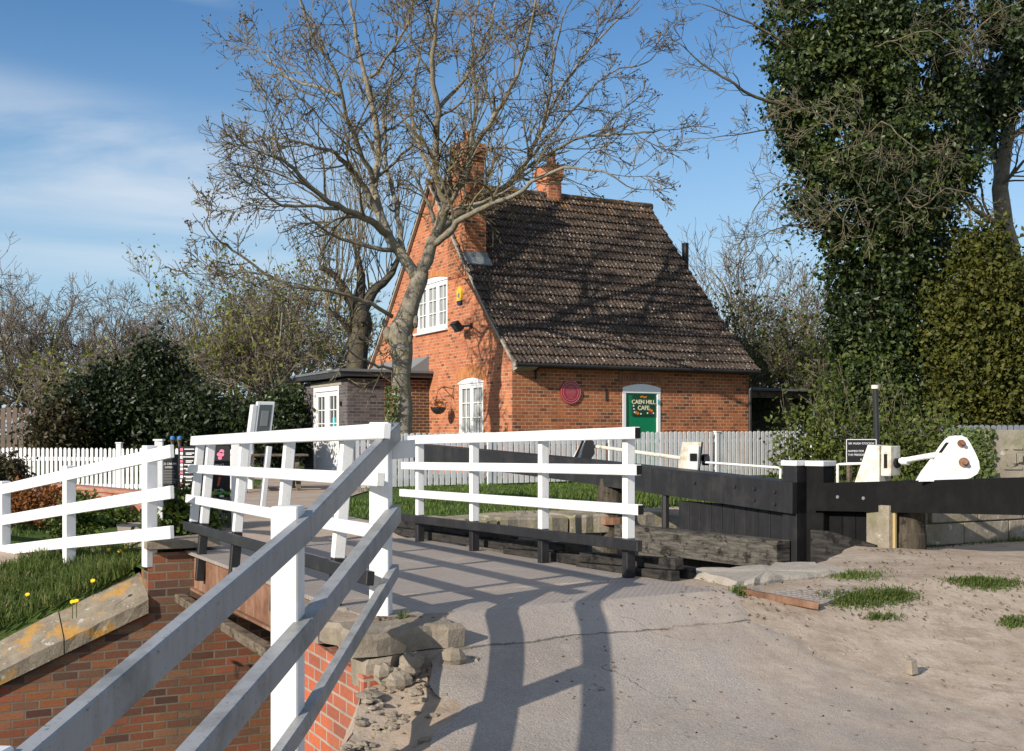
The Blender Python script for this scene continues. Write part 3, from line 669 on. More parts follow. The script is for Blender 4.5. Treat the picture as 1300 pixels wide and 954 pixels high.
mb.build('coping', M['coping'], t)
mb = MB(); mb.box(L(2.38, ft+.17, .02), .72, .52, .08); mb.build('pier_cap', M['rubble'], t)
t = empty('channel_wall', L(2.3, T_NEAR, -2.5), 'bright red brick end wall with broken stone coping beneath the near railing', 'wall')
mb = MB(); mb.prism([L(2.2, T_NEAR-.02, -2.6), L(2.2, 5.95, -2.6), L(2.2, 5.95, -.23), L(2.2, T_NEAR-.02, -.15)], AX*.10)
mb.build('end_face', M['bright_brick'], t)
mb = MB(); mb.prism([L(2.5, T_NEAR+.0, -2.6), L(8.3, T_NEAR+.0, -2.6), L(8.3, T_NEAR+.0, -.14), L(2.5, T_NEAR+.0, -.14)], -BX*.3); mb.build('channel_face', M['lock_brick'], t)
def rock(mb, c, r):
    import mathutils
    n0 = len(mb.v); st = 7; rg = 5
    for i in range(rg+1):
        ph = math.pi*i/rg
        for k in range(st):
            an = 2*math.pi*k/st; q = 1+rs.uniform(-.22, .22)
            mb.v.append((c[0]+r[0]*q*math.sin(ph)*math.cos(an), c[1]+r[1]*q*math.sin(ph)*math.sin(an), c[2]+r[2]*q*math.cos(ph)))
    for i in range(rg):
        for k in range(st): k2 = (k+1) % st; mb.f.append((n0+i*st+k, n0+(i+1)*st+k, n0+(i+1)*st+k2, n0+i*st+k2))
rs = random.Random(3)
def rough_block(mb, poly, z0, z1, n=14, amp=.03):
    """stone slab with broken outline (s,t polygon)"""
    pts = []
    k = len(poly)
    for i in range(k):
        a, b = poly[i], poly[(i+1) % k]; m = max(2, int(math.dist(a, b)/.09))
        for j in range(m):
            u = j/m; pts.append((a[0]+(b[0]-a[0])*u+rs.uniform(-amp, amp), a[1]+(b[1]-a[1])*u+rs.uniform(-amp, amp)))
    zt = [z1+rs.uniform(-.012, .012) for _ in pts]; n0 = len(mb.v)
    cx = sum(p[0] for p in pts)/len(pts); cy = sum(p[1] for p in pts)/len(pts)
    for p in pts: mb.v.append(tuple(L(p[0]+rs.uniform(-.01, .01), p[1], z0)))
    for p, z in zip(pts, zt): mb.v.append(tuple(L(p[0], p[1], z-.03)))
    for p, z in zip(pts, zt): mb.v.append(tuple(L(cx+(p[0]-cx)*.94, cy+(p[1]-cy)*.94, z)))
    c = len(mb.v); mb.v.append(tuple(L(cx, cy, z1))); K_ = len(pts)
    for i in range(K_):
        j = (i+1) % K_
        mb.f.append((n0+i, n0+j, n0+K_+j, n0+K_+i)); mb.f.append((n0+K_+i, n0+K_+j, n0+2*K_+j, n0+2*K_+i)); mb.f.append((n0+2*K_+i, n0+2*K_+j, c))
mb = MB(); rough_block(mb, [(2.17, 6.65), (2.43, 6.65), (2.43, 7.37), (2.17, 7.37)], -.16, .005, amp=.012); rough_block(mb, [(2.17, 5.98), (2.85, 6.05), (2.9, 6.40), (2.43, 6.6), (2.17, 6.6)], -.13, .0, amp=.025)
for i in range(16): rough_block(mb, [(2.2+.08*rs.random(), 5.96), (2.9, 6.0), (2.88, 6.2), (2.2, 6.15)], -.3, -.14, amp=.03) if i == 0 else rock(mb, L(rs.uniform(2.25, 2.95), rs.uniform(5.85, 6.0), -.2+rs.uniform(-.06, .06)), (.07, .05, .05))
mb.build('coping_slab', M['rubble'], t)
mb = MB()
for i in range(240):
    tt_ = rs.uniform(4.4, 5.97); s_ = edge_s(tt_)+abs(rs.gauss(0, .2))+.02; sz = rs.uniform(.01, .065)*(1.3 if i < 6 else .6)
    p = L(s_, tt_, zn2(s_, tt_)+sz*.15); rock(mb, p, (sz, sz*rs.uniform(.6, 1), sz*.4))
o = mb.build('broken_stone', M['rubble']); tag(o, 'heap of broken rubble stones at the road edge below the near railing', 'rubble', kind='stuff')
# near wing bank falling to the water left of the railing
def z_wing(s, t):
    d = edge_s(t)-s; return -.55-.6*max(0, d)-.02*hn(s*2, t*2, 2)
v = []; f = []; A_ = steps((-6, -.6, .6), (-.6, 0, .15)); B_ = steps((-12, 3, 1.5), (3, 5.94, .2))
for a in A_:
    for b in B_: s_ = edge_s(b)+a; v.append(tuple(L(s_, b, (zn2(edge_s(b), b) if a == 0 else -.25+z_wing(s_, b)*1.0+.2))))
for i in range(len(A_)-1):
    for j in range(len(B_)-1): k = len(B_); f.append((i*k+j, (i+1)*k+j, (i+1)*k+j+1, i*k+j+1))
o = finish('ground', v, f, M['ground'], None, (0, 0, 0), True); o['kind'] = 'structure'
mb = MB(); mb.box(L(-1.0, 6.1, -1.9), 6.4, .3, 1.9); o = mb.build('channel_wall', M['lock_brick']); tag(o, 'low brick wall footing along the water at the bottom left corner', 'wall')
t = empty('channel_wall', L(7, T_FAR2, -2.5), 'dark stone edge of the far lock side behind the black kick boards', 'wall')
mb = MB(); mb.prism([L(S_STEP+.1, T_FAR2, -2.6), L(9.2, T_FAR2, -2.6), L(9.2, T_FAR2, -.12), L(S_STEP+.1, T_FAR2, -.12)], BX*.4); mb.build('stone_face', M['stone'], t)
mb = MB()
for i in range(4):
    a = S_STEP+.12+i*.97; rough_block(mb, [(a, T_FAR2-.06), (a+.94, T_FAR2-.06), (a+.94, T_FAR2+.62), (a, T_FAR2+.62)], -.14, .09)
mb.build('coping', M['stone'], t)
mb = MB(); mb.box(L(S_STEP+.1, 12.0, -1.36), .3, .85, 2.5); mb.build('return_face', M['stone'], t)
t = empty('channel_wall', L(30, 12.9, -2.5), 'brick side of the lock chamber beyond the gates', 'wall')
mb = MB(); mb.box(L(29, 12.92, -1.2), 40, .3, 2.4); mb.build('chamber_face', M['lock_brick'], t); mb = MB(); mb.box(L(28.9, 9.02, -1.3), 39, .25, 3.6); mb.build('inner_face', M['lock_brick'], t)
# ================================================================== BRIDGE
DK = [(2.45, 6.42), (4.98, 6.42), (4.98, 11.95), (2.45, 11.95)]
br = empty('swing_bridge', L(3.7, 9, -.3), 'steel deck footbridge with rusty side girder crossing the lock channel', 'bridge')
def zdeck(t): return -.012*(t-6.4)
mb = MB(); mb.prism([L(2.42, 6.42, -.02), L(5.02, 6.42, -.02), L(5.02, 11.95, -.085), L(2.42, 11.95, -.085)], UP*.03); mb.build('deck_plate', M['deck'], br)
mb = MB()
for s_ in (2.50, 4.93):
    mb.prism([L(s_, 7.1, -.024), L(s_, 11.9, -.088), L(s_, 11.9, -.44), L(s_, 7.1, -.40)], AX*.02)
    mb.boxv(L(s_+.03, 9.5, -.42), AX*.07, BX*2.4-UP*.02, UP*.012)
    for k in range(5): mb.box(L(s_+.035, 7.5+k*1.05, -.24), .05, .02, .33)
mb.boxv(L(2.47, 9.5, -.055), AX*.025, BX*2.4-UP*.031, UP*.015)
mb.build('girder', M['rust'], br)
mb = MB(); mb.boxv(L(2.36, 8.6, -.52), AX*.05, BX*3.3, UP*.04); mb.build('bearer_timber', M['oldwood'], br)
# right railing (far side of deck), left railing
def railing(base0, base1, z0, z1, posts, t_ext0, t_ext1, lean, name, label, rail_z, kick, cat='railing'):
    r = empty(name, base0+UP*z0, label, cat, 'painted timber railings of the lock')
    d = (base1-base0); ln = d.length; d = d/ln; side = Vector((d.y, -d.x, 0)); up = (UP+side*lean).normalized()
    sl = (z1-z0)/ln
    def pt(u, h, off=0): return base0+d*u+UP*(z0+sl*u)+up*h+side*off
    dd = (d+UP*sl).normalized()
    for u, lo, mid in posts:
        mb = MB(); mb.beam(pt(u, mid), pt(u, 1.10), .078, .07, d); mb.build('post', M['white'], r)
        if lo is not None:
            mb = MB(); mb.beam(pt(u, lo), pt(u, mid-.002), .08, .074, d); mb.build('post_foot', M['black'], r)
    for k, (h, hh) in enumerate(rail_z):
        mb = MB(); a = pt(-t_ext0[k], h, kick); b = pt(ln+t_ext1[k], h, kick); mb.beam(a, b, .05, hh, up)
        mb.build('rail' if k < 3 else 'black_rail', M['white'] if k < 3 else M['black'], r)
        if k < 3 and lean == 0:
            mb = MB(); mb.boxv(a-dd*.003, dd*.003, side*.024, up*(hh/2-.006)); mb.build('end_grain', M['dark'], r)
    return r
RZ = [(1.115, .092), (.835, .082), (.535, .082), (.262, .082)]
b0 = Vector((.903, 8.85, 0)); b1 = Vector((-1.0, 12.37, 0))
railing(b0, b1, 0, -.064, [(0, 0, .30), (1.32, 0, .30), (2.68, 0, .30), (4.0, 0, .30)], (.22, .24, .26, .25), (.12, .3, .35, .35), 0, 'bridge_railing',
        'straight white railing with black foot rail on the lock gate side of the bridge', RZ, -.068)
c0 = Vector((-1.146, 7.35, 0)); c1 = Vector((-3.13, 11.28, 0))
railing(c0, c1, 0, -.064, [(0, -.02, .31), (1.35, -.2, .31), (2.75, -.22, .31), (4.1, -.24, .31), (4.60, .27, .30)], (.90, .86, .84, .82), (.24, .26, .24, .24), .085, 'bridge_railing',
        'leaning white railing with black foot rail over the rusty side of the bridge', RZ, -.068)
# kick boards along right side
kb = empty('kick_board', L(5.08, 9, 0), 'stacked dusty black planks lying along the lock side edge of the bridge deck', 'boards')
mb = MB()
for i, (z_, dx) in enumerate(((.045, 0), (.135, .035))):
    for a, b in ((7.05, 8.35), (8.36, 9.7), (9.71, 12.6)):
        mb.beam(L(5.09+dx, a, z_-.008), L(5.03+dx, b-.01, z_-.07), .09, .085)
mb.build('plank', M['kick'], kb)
o = MB(); o.beam(L(5.13, 7.9, .035), L(5.30, 7.12, .03), .10, .10); o = o.build('timber_baulk', M['kick']); tag(o, 'short black timber lying beside the nearest post of the bridge railing', 'timber')
# near railing, descending to camera
A0 = Vector((-.80, 6.97, 0)); B0 = Vector((-.985, 5.02, 0)); C0 = Vector((-1.22, 2.6, 0))
nr = empty('roadside_railing', A0, 'white railing in shadow dropping from the bridge corner towards the viewer', 'railing', 'painted timber railings of the lock')
dAB = (B0-A0).normalized()
def npost(p, z0, z1, nm='post'):
    mb = MB(); mb.beam(Vector(p)+UP*z0, Vector(p)+UP*z1, .12, .12, dAB); return mb.build(nm, M['white'], nr)
npost(A0, -.05, 1.18); npost(B0+Vector((.0, 0, 0)), -.9, .79); npost(C0, -1.3, .38)
off = Vector((.075, 0, 0))
def nrail(pts, w=.055, h=.112):
    for a, b in zip(pts[:-1], pts[1:]):
        d = (Vector(b)-Vector(a)).normalized()
        mb = MB(); mb.beam(Vector(a)+off, Vector(b)+off-d*.004, w, h); mb.build('rail', M['white_shade_worn'], nr)
nrail([A0+UP*1.125-dAB*.10, B0+UP*.690, C0+UP*.30, C0+dAB*1.6+UP*.02])
nrail([A0+UP*.62-dAB*.06, B0+UP*.245, C0+UP*-.12, C0+dAB*1.6-UP*.4], .075, .11)
nrail([A0+UP*.27-dAB*.06, B0+UP*-.15, C0+UP*-.52], .05, .08)
mb = MB(); q_ = Vector((-.67, 7.06, CZ-(571-553)*7.0/F)); mb.boxv(q_, Vector((.068, .02, .006)), Vector((-.003, .012, 0)), UP*.055); mb.build('end_board', M['white'], nr)
# far-left bank railing
lf = empty('bank_railing', P(190, 716, 11.3), 'white three-rail fence sloping down the grassy bank on the left', 'railing', 'painted timber railings of the lock')
q1 = Vector((-3.585, 11.3, 0)); q2 = Vector((-5.04, 13.0, 0)); q3 = Vector((-6.44, 14.5, 0)); q4 = Vector((-8.3, 16.6, 0)); q0 = Vector((-3.25, 10.92, 0))
dd = (q3-q1).normalized(); pz = [(q1, -.20, 1.0), (q2, -.5, .755), (q3, -.8, .52), (q4, -.9, .25)]
for q, a, b in pz:
    mb = MB(); mb.beam(q+UP*a, q+UP*b, .115, .115, dd); mb.build('post', M['white_smooth'], lf)
offl = Vector((.02, -.07, 0))
for h in (-.11, -.50, -.88):
    pts = [q0+UP*(1.03+h), q1+UP*(.985+h), q2+UP*(.735+h), q3+UP*(.50+h), q4+UP*(.22+h)]
    for a, b in zip(pts[:-1], pts[1:]):
        pass
    for i in range(3):
        a = pts[0] if i == 0 else pts[i+1]; b = pts[i+2] if i < 3 else None
        mb = MB(); mb.beam(a+offl+UP*.03, b+offl+UP*.03-(b-a).normalized()*.004, .045, .125); mb.build('rail', M['white_smooth'], lf)
# ================================================================== LOCK GATES
def gate_things():
    m = Vector((3.03, 12.12, 0)); m1 = Vector((3.02, 12.15, 0)); m2 = Vector((3.25, 12.03, 0))
    e1 = Vector((-1.50, 19.0, 0)); e2 = Vector((5.6, 9.25, 0))
    d1 = (e1-m1).normalized(); d2 = (e2-m2).normalized()
    # leaf 1
    g = empty('lock_gate', m1-UP*1.5, 'left leaf of the black lock gate with long balance beam reaching the far bank', 'lock gate', 'pair of lock gate leaves')
    mb = MB(); mb.beam(m1+UP*-1.6, m1+UP*.775, .20, .20, d1); mb.build('mitre_post', M['black'], g)
    mb = MB(); mb.boxv(m1+UP*.805, d1*.112, Vector((d1.y, -d1.x, 0))*.115, UP*.028); mb.build('post_cap', M['white'], g)
    f1 = Vector((d1.y, -d1.x, 0))   # towards camera-ish side?
    if f1.dot(Vector((-.7, -.7, 0))) < 0: f1 = -f1
    mb = MB(); a = m1+f1*.16-d1*.1; b = e1+f1*.16
    fc = [a+UP*.277, a+UP*.605, a.lerp(b, .5)+UP*.80, b+UP*.955, b+UP*.68, a.lerp(b, .5)+UP*.50]
    mb.prism(fc, -f1*.30); mb.build('balance_beam', M['black'], g)
    mb = MB()
    for u, z_ in ((.25, .5), (.25, .37), (.55, .52), (.55, .40), (.85, .53), (1.5, .55)):
        mb = MB(); disc(mb, a+d1*u+UP*z_, f1, .022, .015, 8); mb.build('bolt', M['blackiron'], g)
    hp = m1+d1*3.15; mb = MB(); mb.tube([hp+UP*-2, hp+UP*.1, hp+UP*.1, hp+UP*.58], [.17, .17, .2, .16], 16); mb.build('heel_post', M['gatewood'], g)
    mb = MB(); mb.tube([hp-UP*.04, hp+UP*.05], .24, 16); mb.build('heel_collar', M['rust'], g)
    n = 9
    mb = MB()
    for i in range(n):
        u = .15+i*.185; c = m1+d1*(u+.08); mb.boxv(c+f1*.02+UP*-.58, d1*.089, f1*.03, UP*(.90 if i < 8 else .9))
    mb.build('planking', M['black'], g)
    mb = MB(); mb.boxv(m1+d1*1.75+UP*-1.2, d1*1.5, f1*.05, UP*.5); mb.build('lower_planking', M['gatewood'], g)
    mb = MB(); mb.boxv(m1+d1*1.33+f1*.22+UP*-.16, d1*1.36, f1*.10, UP*.155); mb.build('foot_beam', M['weathered'], g)
    mb = MB(); r0 = m1+d1*1.98+f1*.1; mb.tube([r0+UP*-.06, r0+UP*.5], .045, 8); mb.build('paddle_bar', M['blackiron'], g)
    mb = MB(); mb.tube([r0+UP*-1, r0+UP*-.05], .02, 6); mb.build('paddle_rod', M['rope'], g)
    # paddle gear on beam 1 (box with cream front)
    def bx_gear(c, dr, fr, hgt, w, dep, label, mat, flip=1, nm='paddle_gear'):
        t = empty(nm, c, label, 'paddle gear')
        side = dr; s0 = c
        mb = MB(); mb.prism([s0-side*w*.62, s0+side*w*.5, s0+side*w*.5+UP*hgt, s0-side*w*.05+UP*hgt*.97, s0-side*w*.2+UP*hgt*.97], fr*dep); mb.build('housing', mat, t)
        return t
    gx = P(877, 603, 14.05); gx.z = .60
    t = empty('paddle_gear', gx, 'small cream paddle gear box with black iron side on the left balance beam', 'paddle gear')
    mb = MB(); R_ = Vector((1, .1, 0)).normalized(); N_ = Vector((.1, -1, 0)).normalized()
    mb.prism([gx-R_*.20+N_*.12, gx+R_*.06+N_*.12, gx+R_*.10+N_*.12+UP*.42, gx-R_*.13+N_*.12+UP*.42], -N_*.03); mb.build('front_plate', M['cream'], t)
    mb = MB(); mb.prism([gx-R_*.10+N_*.135+UP*.02, gx+R_*.04+N_*.135+UP*.02, gx+R_*.06+N_*.135+UP*.38, gx-R_*.06+N_*.135+UP*.38], N_*.02); mb.build('cover_strip', M['gear_white'], t)
    mb = MB(); mb.prism([gx+R_*.061+N_*.12+UP*.001, gx+R_*.13+N_*-.12+UP*.001, gx+R_*.16+N_*-.12+UP*.40, gx+R_*.105+N_*.12+UP*.42], R_*.02-N_*.01)
    disc(mb, gx+R_*.15+UP*.2, R_, .07, .07, 12); mb.build('iron_cheek', M['blackiron'], t)
    mb = MB(); mb.boxv(gx-R_*.01+N_*.16+UP*.235, R_*.042, N_*.006, UP*.045); mb.build('slot', M['dark'], t)
    mb = MB(); p1 = gx+R_*.15+UP*.17; p2 = P(990, 594, 12.9); mb.tube([p1, p2-Vector((.02, 0, 0)), p2+Vector((.01, 0, -.02)), p2+Vector((.0, 0, -.21))], .014, 8); mb.build('tail_bar', M['gear_white'], t)
    gy = P(731, 592, 15.9); gy.z = .70
    t2 = empty('paddle_gear', gy, 'slanted black and cream iron gear stand seen through the railing on the left balance beam', 'paddle gear')
    mb = MB(); mb.prism([gy-R_*0.115+N_*.1, gy+R_*0.072+N_*.1, gy+R_*0.173+N_*.1+UP*.36, gy+R_*0.101+N_*.1+UP*.36], -N_*.03); mb.build('front_plate', M['gear_white'], t2)
    mb = MB(); mb.prism([gy+R_*0.029+N_*.13, gy+R_*0.144+N_*.13+UP*.0, gy+R_*0.245+N_*.13+UP*.15, gy+R_*0.230+N_*.13+UP*.32, gy+R_*0.130+N_*.13+UP*.38], -N_*.26); mb.build('iron_cheek', M['blackiron'], t2)
    mb = MB(); mb.prism([gy-R_*0.043+N_*.134+UP*.1, gy+R_*0.000+N_*.134+UP*.1, gy+R_*0.101+N_*.134+UP*.33, gy+R_*0.065+N_*.134+UP*.33], N_*.01); mb.build('slot', M['dark'], t2)
    mb = MB(); mb.tube([gy+R_*.24+UP*.25, gx-R_*.12+UP*.22], [.025, .025], 8); mb.build('drive_shaft', M['cream'], t2)
    # leaf 2
    f2 = Vector((d2.y, -d2.x, 0))
    if f2.dot(Vector((0, -1, 0))) < 0: f2 = -f2
    g = empty('lock_gate', m2-UP*1.5, 'right leaf of the black timber lock gate with deep black beam running out of view', 'lock gate', 'pair of lock gate leaves')
    mb = MB(); mb.beam(m2+UP*-1.6, m2+UP*.775, .21, .21, d2); mb.build('mitre_post', M['black2'], g)
    mb = MB(); mb.boxv(m2+UP*.805, d2*.115, f2*.12, UP*.028); mb.build('post_cap', M['white'], g)
    a = m2+d2*.02+f2*.16; b = e2+f2*.16; ln = (b-a).length
    mb = MB(); mb.prism([a+UP*.315, a+UP*.60, b+UP*.80, b+UP*.43], -f2*.32); mb.build('balance_beam', M['black2'], g)
    mb = MB()
    for u, z_ in ((2.45, .66), (.3, .47), (.6, .47)): mb = MB(); disc(mb, a+d2*u+UP*z_, f2, .018, .012, 8); mb.build('bolt', M['grey_metal'], g)
    mb = MB()
    for i in range(5): mb.boxv(m2+d2*(.2+i*.16)+f2*.0+UP*-.5, d2*.077, f2*.03, UP*.82)
    mb.build('planking', M['black2'], g)
    hp = Vector((3.95, 11.35, 0)); mb = MB(); mb.tube([hp+UP*-.1, hp+UP*.12, hp+UP*.14, hp+UP*.42], [.165, .165, .155, .15], 18); mb.build('heel_post', M['gatewood'], g)
    mb = MB(); mb.box(hp+Vector((-.27, .02, .1)), .12, .3, .62); mb.build('quoin_stone', M['stone'], g)
    mb = MB(); mb.tube([hp+Vector((-.19, -.12, -.05)), hp+Vector((-.19, -.12, .42))], .02, 6); mb.build('paddle_rod', M['rope'], g)
    # sediment ramp beside gate
    v = []
    rp = MB(); rp.prism([m2+f2*.2+d2*.05-UP*.35, hp-Vector((.3, .1, .35)), hp-Vector((.35, .1, -.02)), m2+f2*.2+d2*.25+UP*.12, m2+f2*.2+d2*.05+UP*.12], f2*.05)  # board across the ramp, in the dark plank colour
    o = rp.build('sloping_board', M['kick']); tag(o, 'dark sloping board fixed across the foot of the right gate leaf', 'board')
    # A-frame gear on beam 2
    def onb(px, z): # point on beam2 top by px
        k = ((px-HX)/F); u = (k*a.y-a.x)/(d2.x-k*d2.y); q = a+d2*u-f2*.16; return Vector((q.x, q.y, z))
    c = onb(1103, .625); rr = d2
    t = empty('paddle_gear', c, 'chipped cream wedge-shaped gear housing on the right balance beam', 'paddle gear')
    mb = MB(); mb.prism([c-rr*.2+f2*.1, c+rr*.08+f2*.1, c+rr*.08+f2*.1+UP*.37, c-rr*.05+f2*.1+UP*.38], -f2*.2); mb.build('housing', M['cream'], t)
    mb = MB(); mb.boxv(c+rr*.145+UP*.22, rr*.055, f2*.09, UP*.15); mb.build('side_box', M['cream'], t)
    mb = MB(); mb.boxv(c+rr*.145+f2*.092+UP*.22, rr*.018, f2*.004, UP*.07); disc(mb, c+rr*.205+UP*.2, rr, .05, .03, 10); mb.build('slot', M['dark'], t)
    mb = MB(); h = c-rr*.12+UP*.19; k2 = onb(1052, .56); k2.z = .80; mb.tube([h, k2+Vector((.03, 0, 0)), k2, k2-UP*.2], .014, 8); mb.build('tail_bar', M['gear_white'], t)
    c3 = onb(1189, .66)
    t = empty('paddle_gear', c3, 'large white rounded iron gear quadrant with rusty shafts on the right balance beam', 'paddle gear')
    sc = 10.8/F; rr2 = Vector((d2.x, d2.y, 0)); rr2 = Vector((1, -.12, 0)).normalized()
    ff = Vector((rr2.y, -rr2.x, 0));
    if ff.y > 0: ff = -ff
    pl = [(-36, 0), (-29, -12), (-14, -32), (-3, -48), (2, -54), (8, -58), (16, -59), (23, -56), (28, -48), (34, -36), (38, -26), (39, -17), (36, -10), (28, -5), (14, -1)]
    mb = MB(); mb.prism([c3+rr2*(x*sc)+UP*(-y*sc)+ff*.10 for x, y in pl], -ff*.022); mb.build('front_cheek', M['gear_white'], t)
    mb = MB(); mb.prism([c3+rr2*(x*sc*.97)+UP*(-y*sc)-ff*.06 for x, y in pl], -ff*.022); mb.build('back_cheek', M['gear_white'], t)
    mb = MB(); mb.boxv(c3+rr2*.0+ff*.02+UP*.02, rr2*.2, ff*.075, UP*.02); mb.boxv(c3-rr2*.1+ff*.02+UP*.17, (rr2*.11+UP*.155), ff*.07, (UP*.11-rr2*.155).normalized()*.01); mb.build('web', M['gear_white'], t)
    for x, y, r in ((16, -49, .035), (19, -25, .045)):
        mb = MB(); q = c3+rr2*(x*sc)+UP*(-y*sc); disc(mb, q+ff*.10, ff, r, .02, 14); disc(mb, q+ff*.12, ff, r*.5, .05, 6); disc(mb, q-ff*.15, ff, r*.5, .2, 8); mb.build('shaft', M['rust'], t)
    mb = MB(); mb.prism([c3+rr2*(x*sc)+UP*(-y*sc)+ff*.102 for x, y in ((-12, -37), (-8, -37), (1, -50), (-3, -50))], ff*.002); mb.build('slot', M['dark'], t)
    mb = MB(); mb.tube([c+rr*.25+UP*.22, c3-rr2*.08+UP*.255], .028, 10); mb.tube([c+rr*.27+UP*.22, c+rr*.34+UP*.22], .04, 10); mb.build('drive_shaft', M['gear_white'], t)
gate_things()
# concrete block with emblem, ivy on side
cb = empty('concrete_block', P(1280, 604, 12.7), 'mossy concrete block with a raised stone emblem above the right retaining wall', 'block')
c = Vector((6.15, 12.9, .80)); e = Vector((1, .02, 0)).normalized(); n_ = Vector((.02, -1, 0)).normalized()
mb = MB(); mb.boxv(c, e*1.05, n_*.35, UP*.36); mb.build('block', M['conc_block'], cb)
ec = c+n_*.35+e*(-.66)+UP*.05; mb = MB()
mb.boxv(ec+UP*.11, e*.10, n_*.02, UP*.016); mb.boxv(ec-UP*.11, e*.10, n_*.02, UP*.016)
pts = []
for k in range(24):
    an = 2*math.pi*k/24; r = .085+.02*math.cos(3*an); pts.append(ec+e*math.cos(an)*r+UP*math.sin(an)*r*1.05)
mb.prism(pts, n_*.025); mb.boxv(ec+n_*.03, e*.02, n_*.012, UP*.06); mb.boxv(ec+n_*.03+e*.07, e*.02, n_*.02, UP*.045)
mb.build('emblem', M['conc_block'], cb)
pp = NP.uniform(-1, 1, (900, 3))*np.array([.10, .36, .38])+np.array([c.x-1.07, c.y-.1, c.z+.0]); pp2 = NP.uniform(-1, 1, (500, 3))*np.array([.12, .04, .36])+np.array([c.x-.98, c.y-.38, c.z+.0])
pp = np.concatenate([pp, pp2]); q = np.tile(np.array([[-.3, -1, .2]]), (len(pp), 1)); o = leaf_mesh('ivy', pp, q, .055, M['ivyl'], None, .5); tag(o, 'ivy creeping over the left side of the mossy concrete block', 'ivy')
# black name board, tall pole
nb = P(1093, 592, 13.6); nb.z = .35
t = empty('name_board', nb, 'black lettered name board with white border behind the right lock gate', 'sign')
bc = P(1093, 573, 13.6); mb = MB(); mb.boxv(bc, Vector((.185, 0, 0)), Vector((0, .012, 0)), UP*.145); mb.build('board', M['chalk'], t)
mb = MB()
for sx_, sz_, hx, hz in ((0, .138, .178, .004), (0, -.138, .178, .004), (-.176, 0, .004, .138), (.176, 0, .004, .138)): mb.boxv(bc+Vector((sx_, -.015, sz_)), Vector((hx, 0, 0)), Vector((0, .002, 0)), UP*hz)
mb.build('border', M['printw'], t)
for k, (s_, zz_) in enumerate((('SIR HUGH STOCKW', .09), ('NAMED FOR', .0), ('THE PRESIDENT', -.045), ('K', -.10))):
    text('lettering', s_, .034, bc+Vector((-.16 if 0 < k < 3 else 0, -.014, zz_)), (1, 0, 0), (0, 0, 1), M['printw'], t, .001, 'LEFT' if 0 < k < 3 else 'CENTER')
mb = MB(); mb.beam(bc+Vector((-.13, .03, -.6)), bc+Vector((-.13, .03, .1)), .05, .05); mb.beam(bc+Vector((.13, .03, -.6)), bc+Vector((.13, .03, .1)), .05, .05); mb.build('post', M['oldwood'], t)
p0 = P(1116, 600, 15.0); p1 = P(1111, 492, 15.0); p0.z = -.1
t = empty('pole', p0, 'slim dark pole with a pale round cap rising behind the name board', 'pole')
mb = MB(); mb.tube([p0, p1], [.045, .035], 10); mb.build('shaft', M['blackiron'], t); mb = MB(); mb.tube([p1-UP*.02, p1+UP*.03], .05, 12); mb.build('cap', M['cream'], t)
# access plate in ground
def ghit(px, py, zf=z_near):
    Y = 8.0
    for _ in range(60):
        p = PX(px, Y); z = zf(*ST(p)); Yn = (CZ-z)*F/(py-HY); Y += (Yn-Y)*.4
    p = PX(px, Y); p.z = zf(*ST(p)); return p
t = empty('access_plate', P(1010, 760, 8.0), 'chequered steel access plate with rusty edge set in the earth', 'plate')
q = [P(945, 750, 8.1), P(1042, 772, 7.3), P(1092, 750, 8.05), P(1003, 736, 8.75)]
q = [ghit(*v_) for v_ in ((945, 750), (1042, 772), (1092, 750), (1003, 736))]
z_ = sum(v_.z for v_ in q)/4; q = [Vector((v_.x, v_.y, v_.z*.8+z_*.2+.035)) for v_ in q]
mb = MB(); mb.prism([v_-UP*.11 for v_ in q], UP*.085); mb.build('plate', M['deck'], t)
mb = MB(); mb.beam(q[0]+Vector((-.03, -.05, -.03)), q[1]+Vector((-.03, -.05, -.03)), .055, .05); mb.build('edge_bar', M['rust'], t)
mb = MB(); rough_block(mb, [(5.35, 7.33), (6.7, 7.33), (6.5, 6.75), (5.25, 6.55)], -.05, .045, amp=.02); o = mb.build('concrete_pad', M['concrete']); tag(o, 'worn pale concrete pad at the edge between bridge and gate', 'pad')
mb = MB(); c = P(1157, 818, 7.07); c.z = z_near(*ST(c))+.05; mb.boxv(c, Vector((.026, .014, .002)), Vector((-.012, .024, 0)), Vector((-.004, 0, .045))); o = mb.build('marker_stub', M['rubble']); tag(o, 'small pinkish stone stub standing in the trodden earth on the right', 'stub')
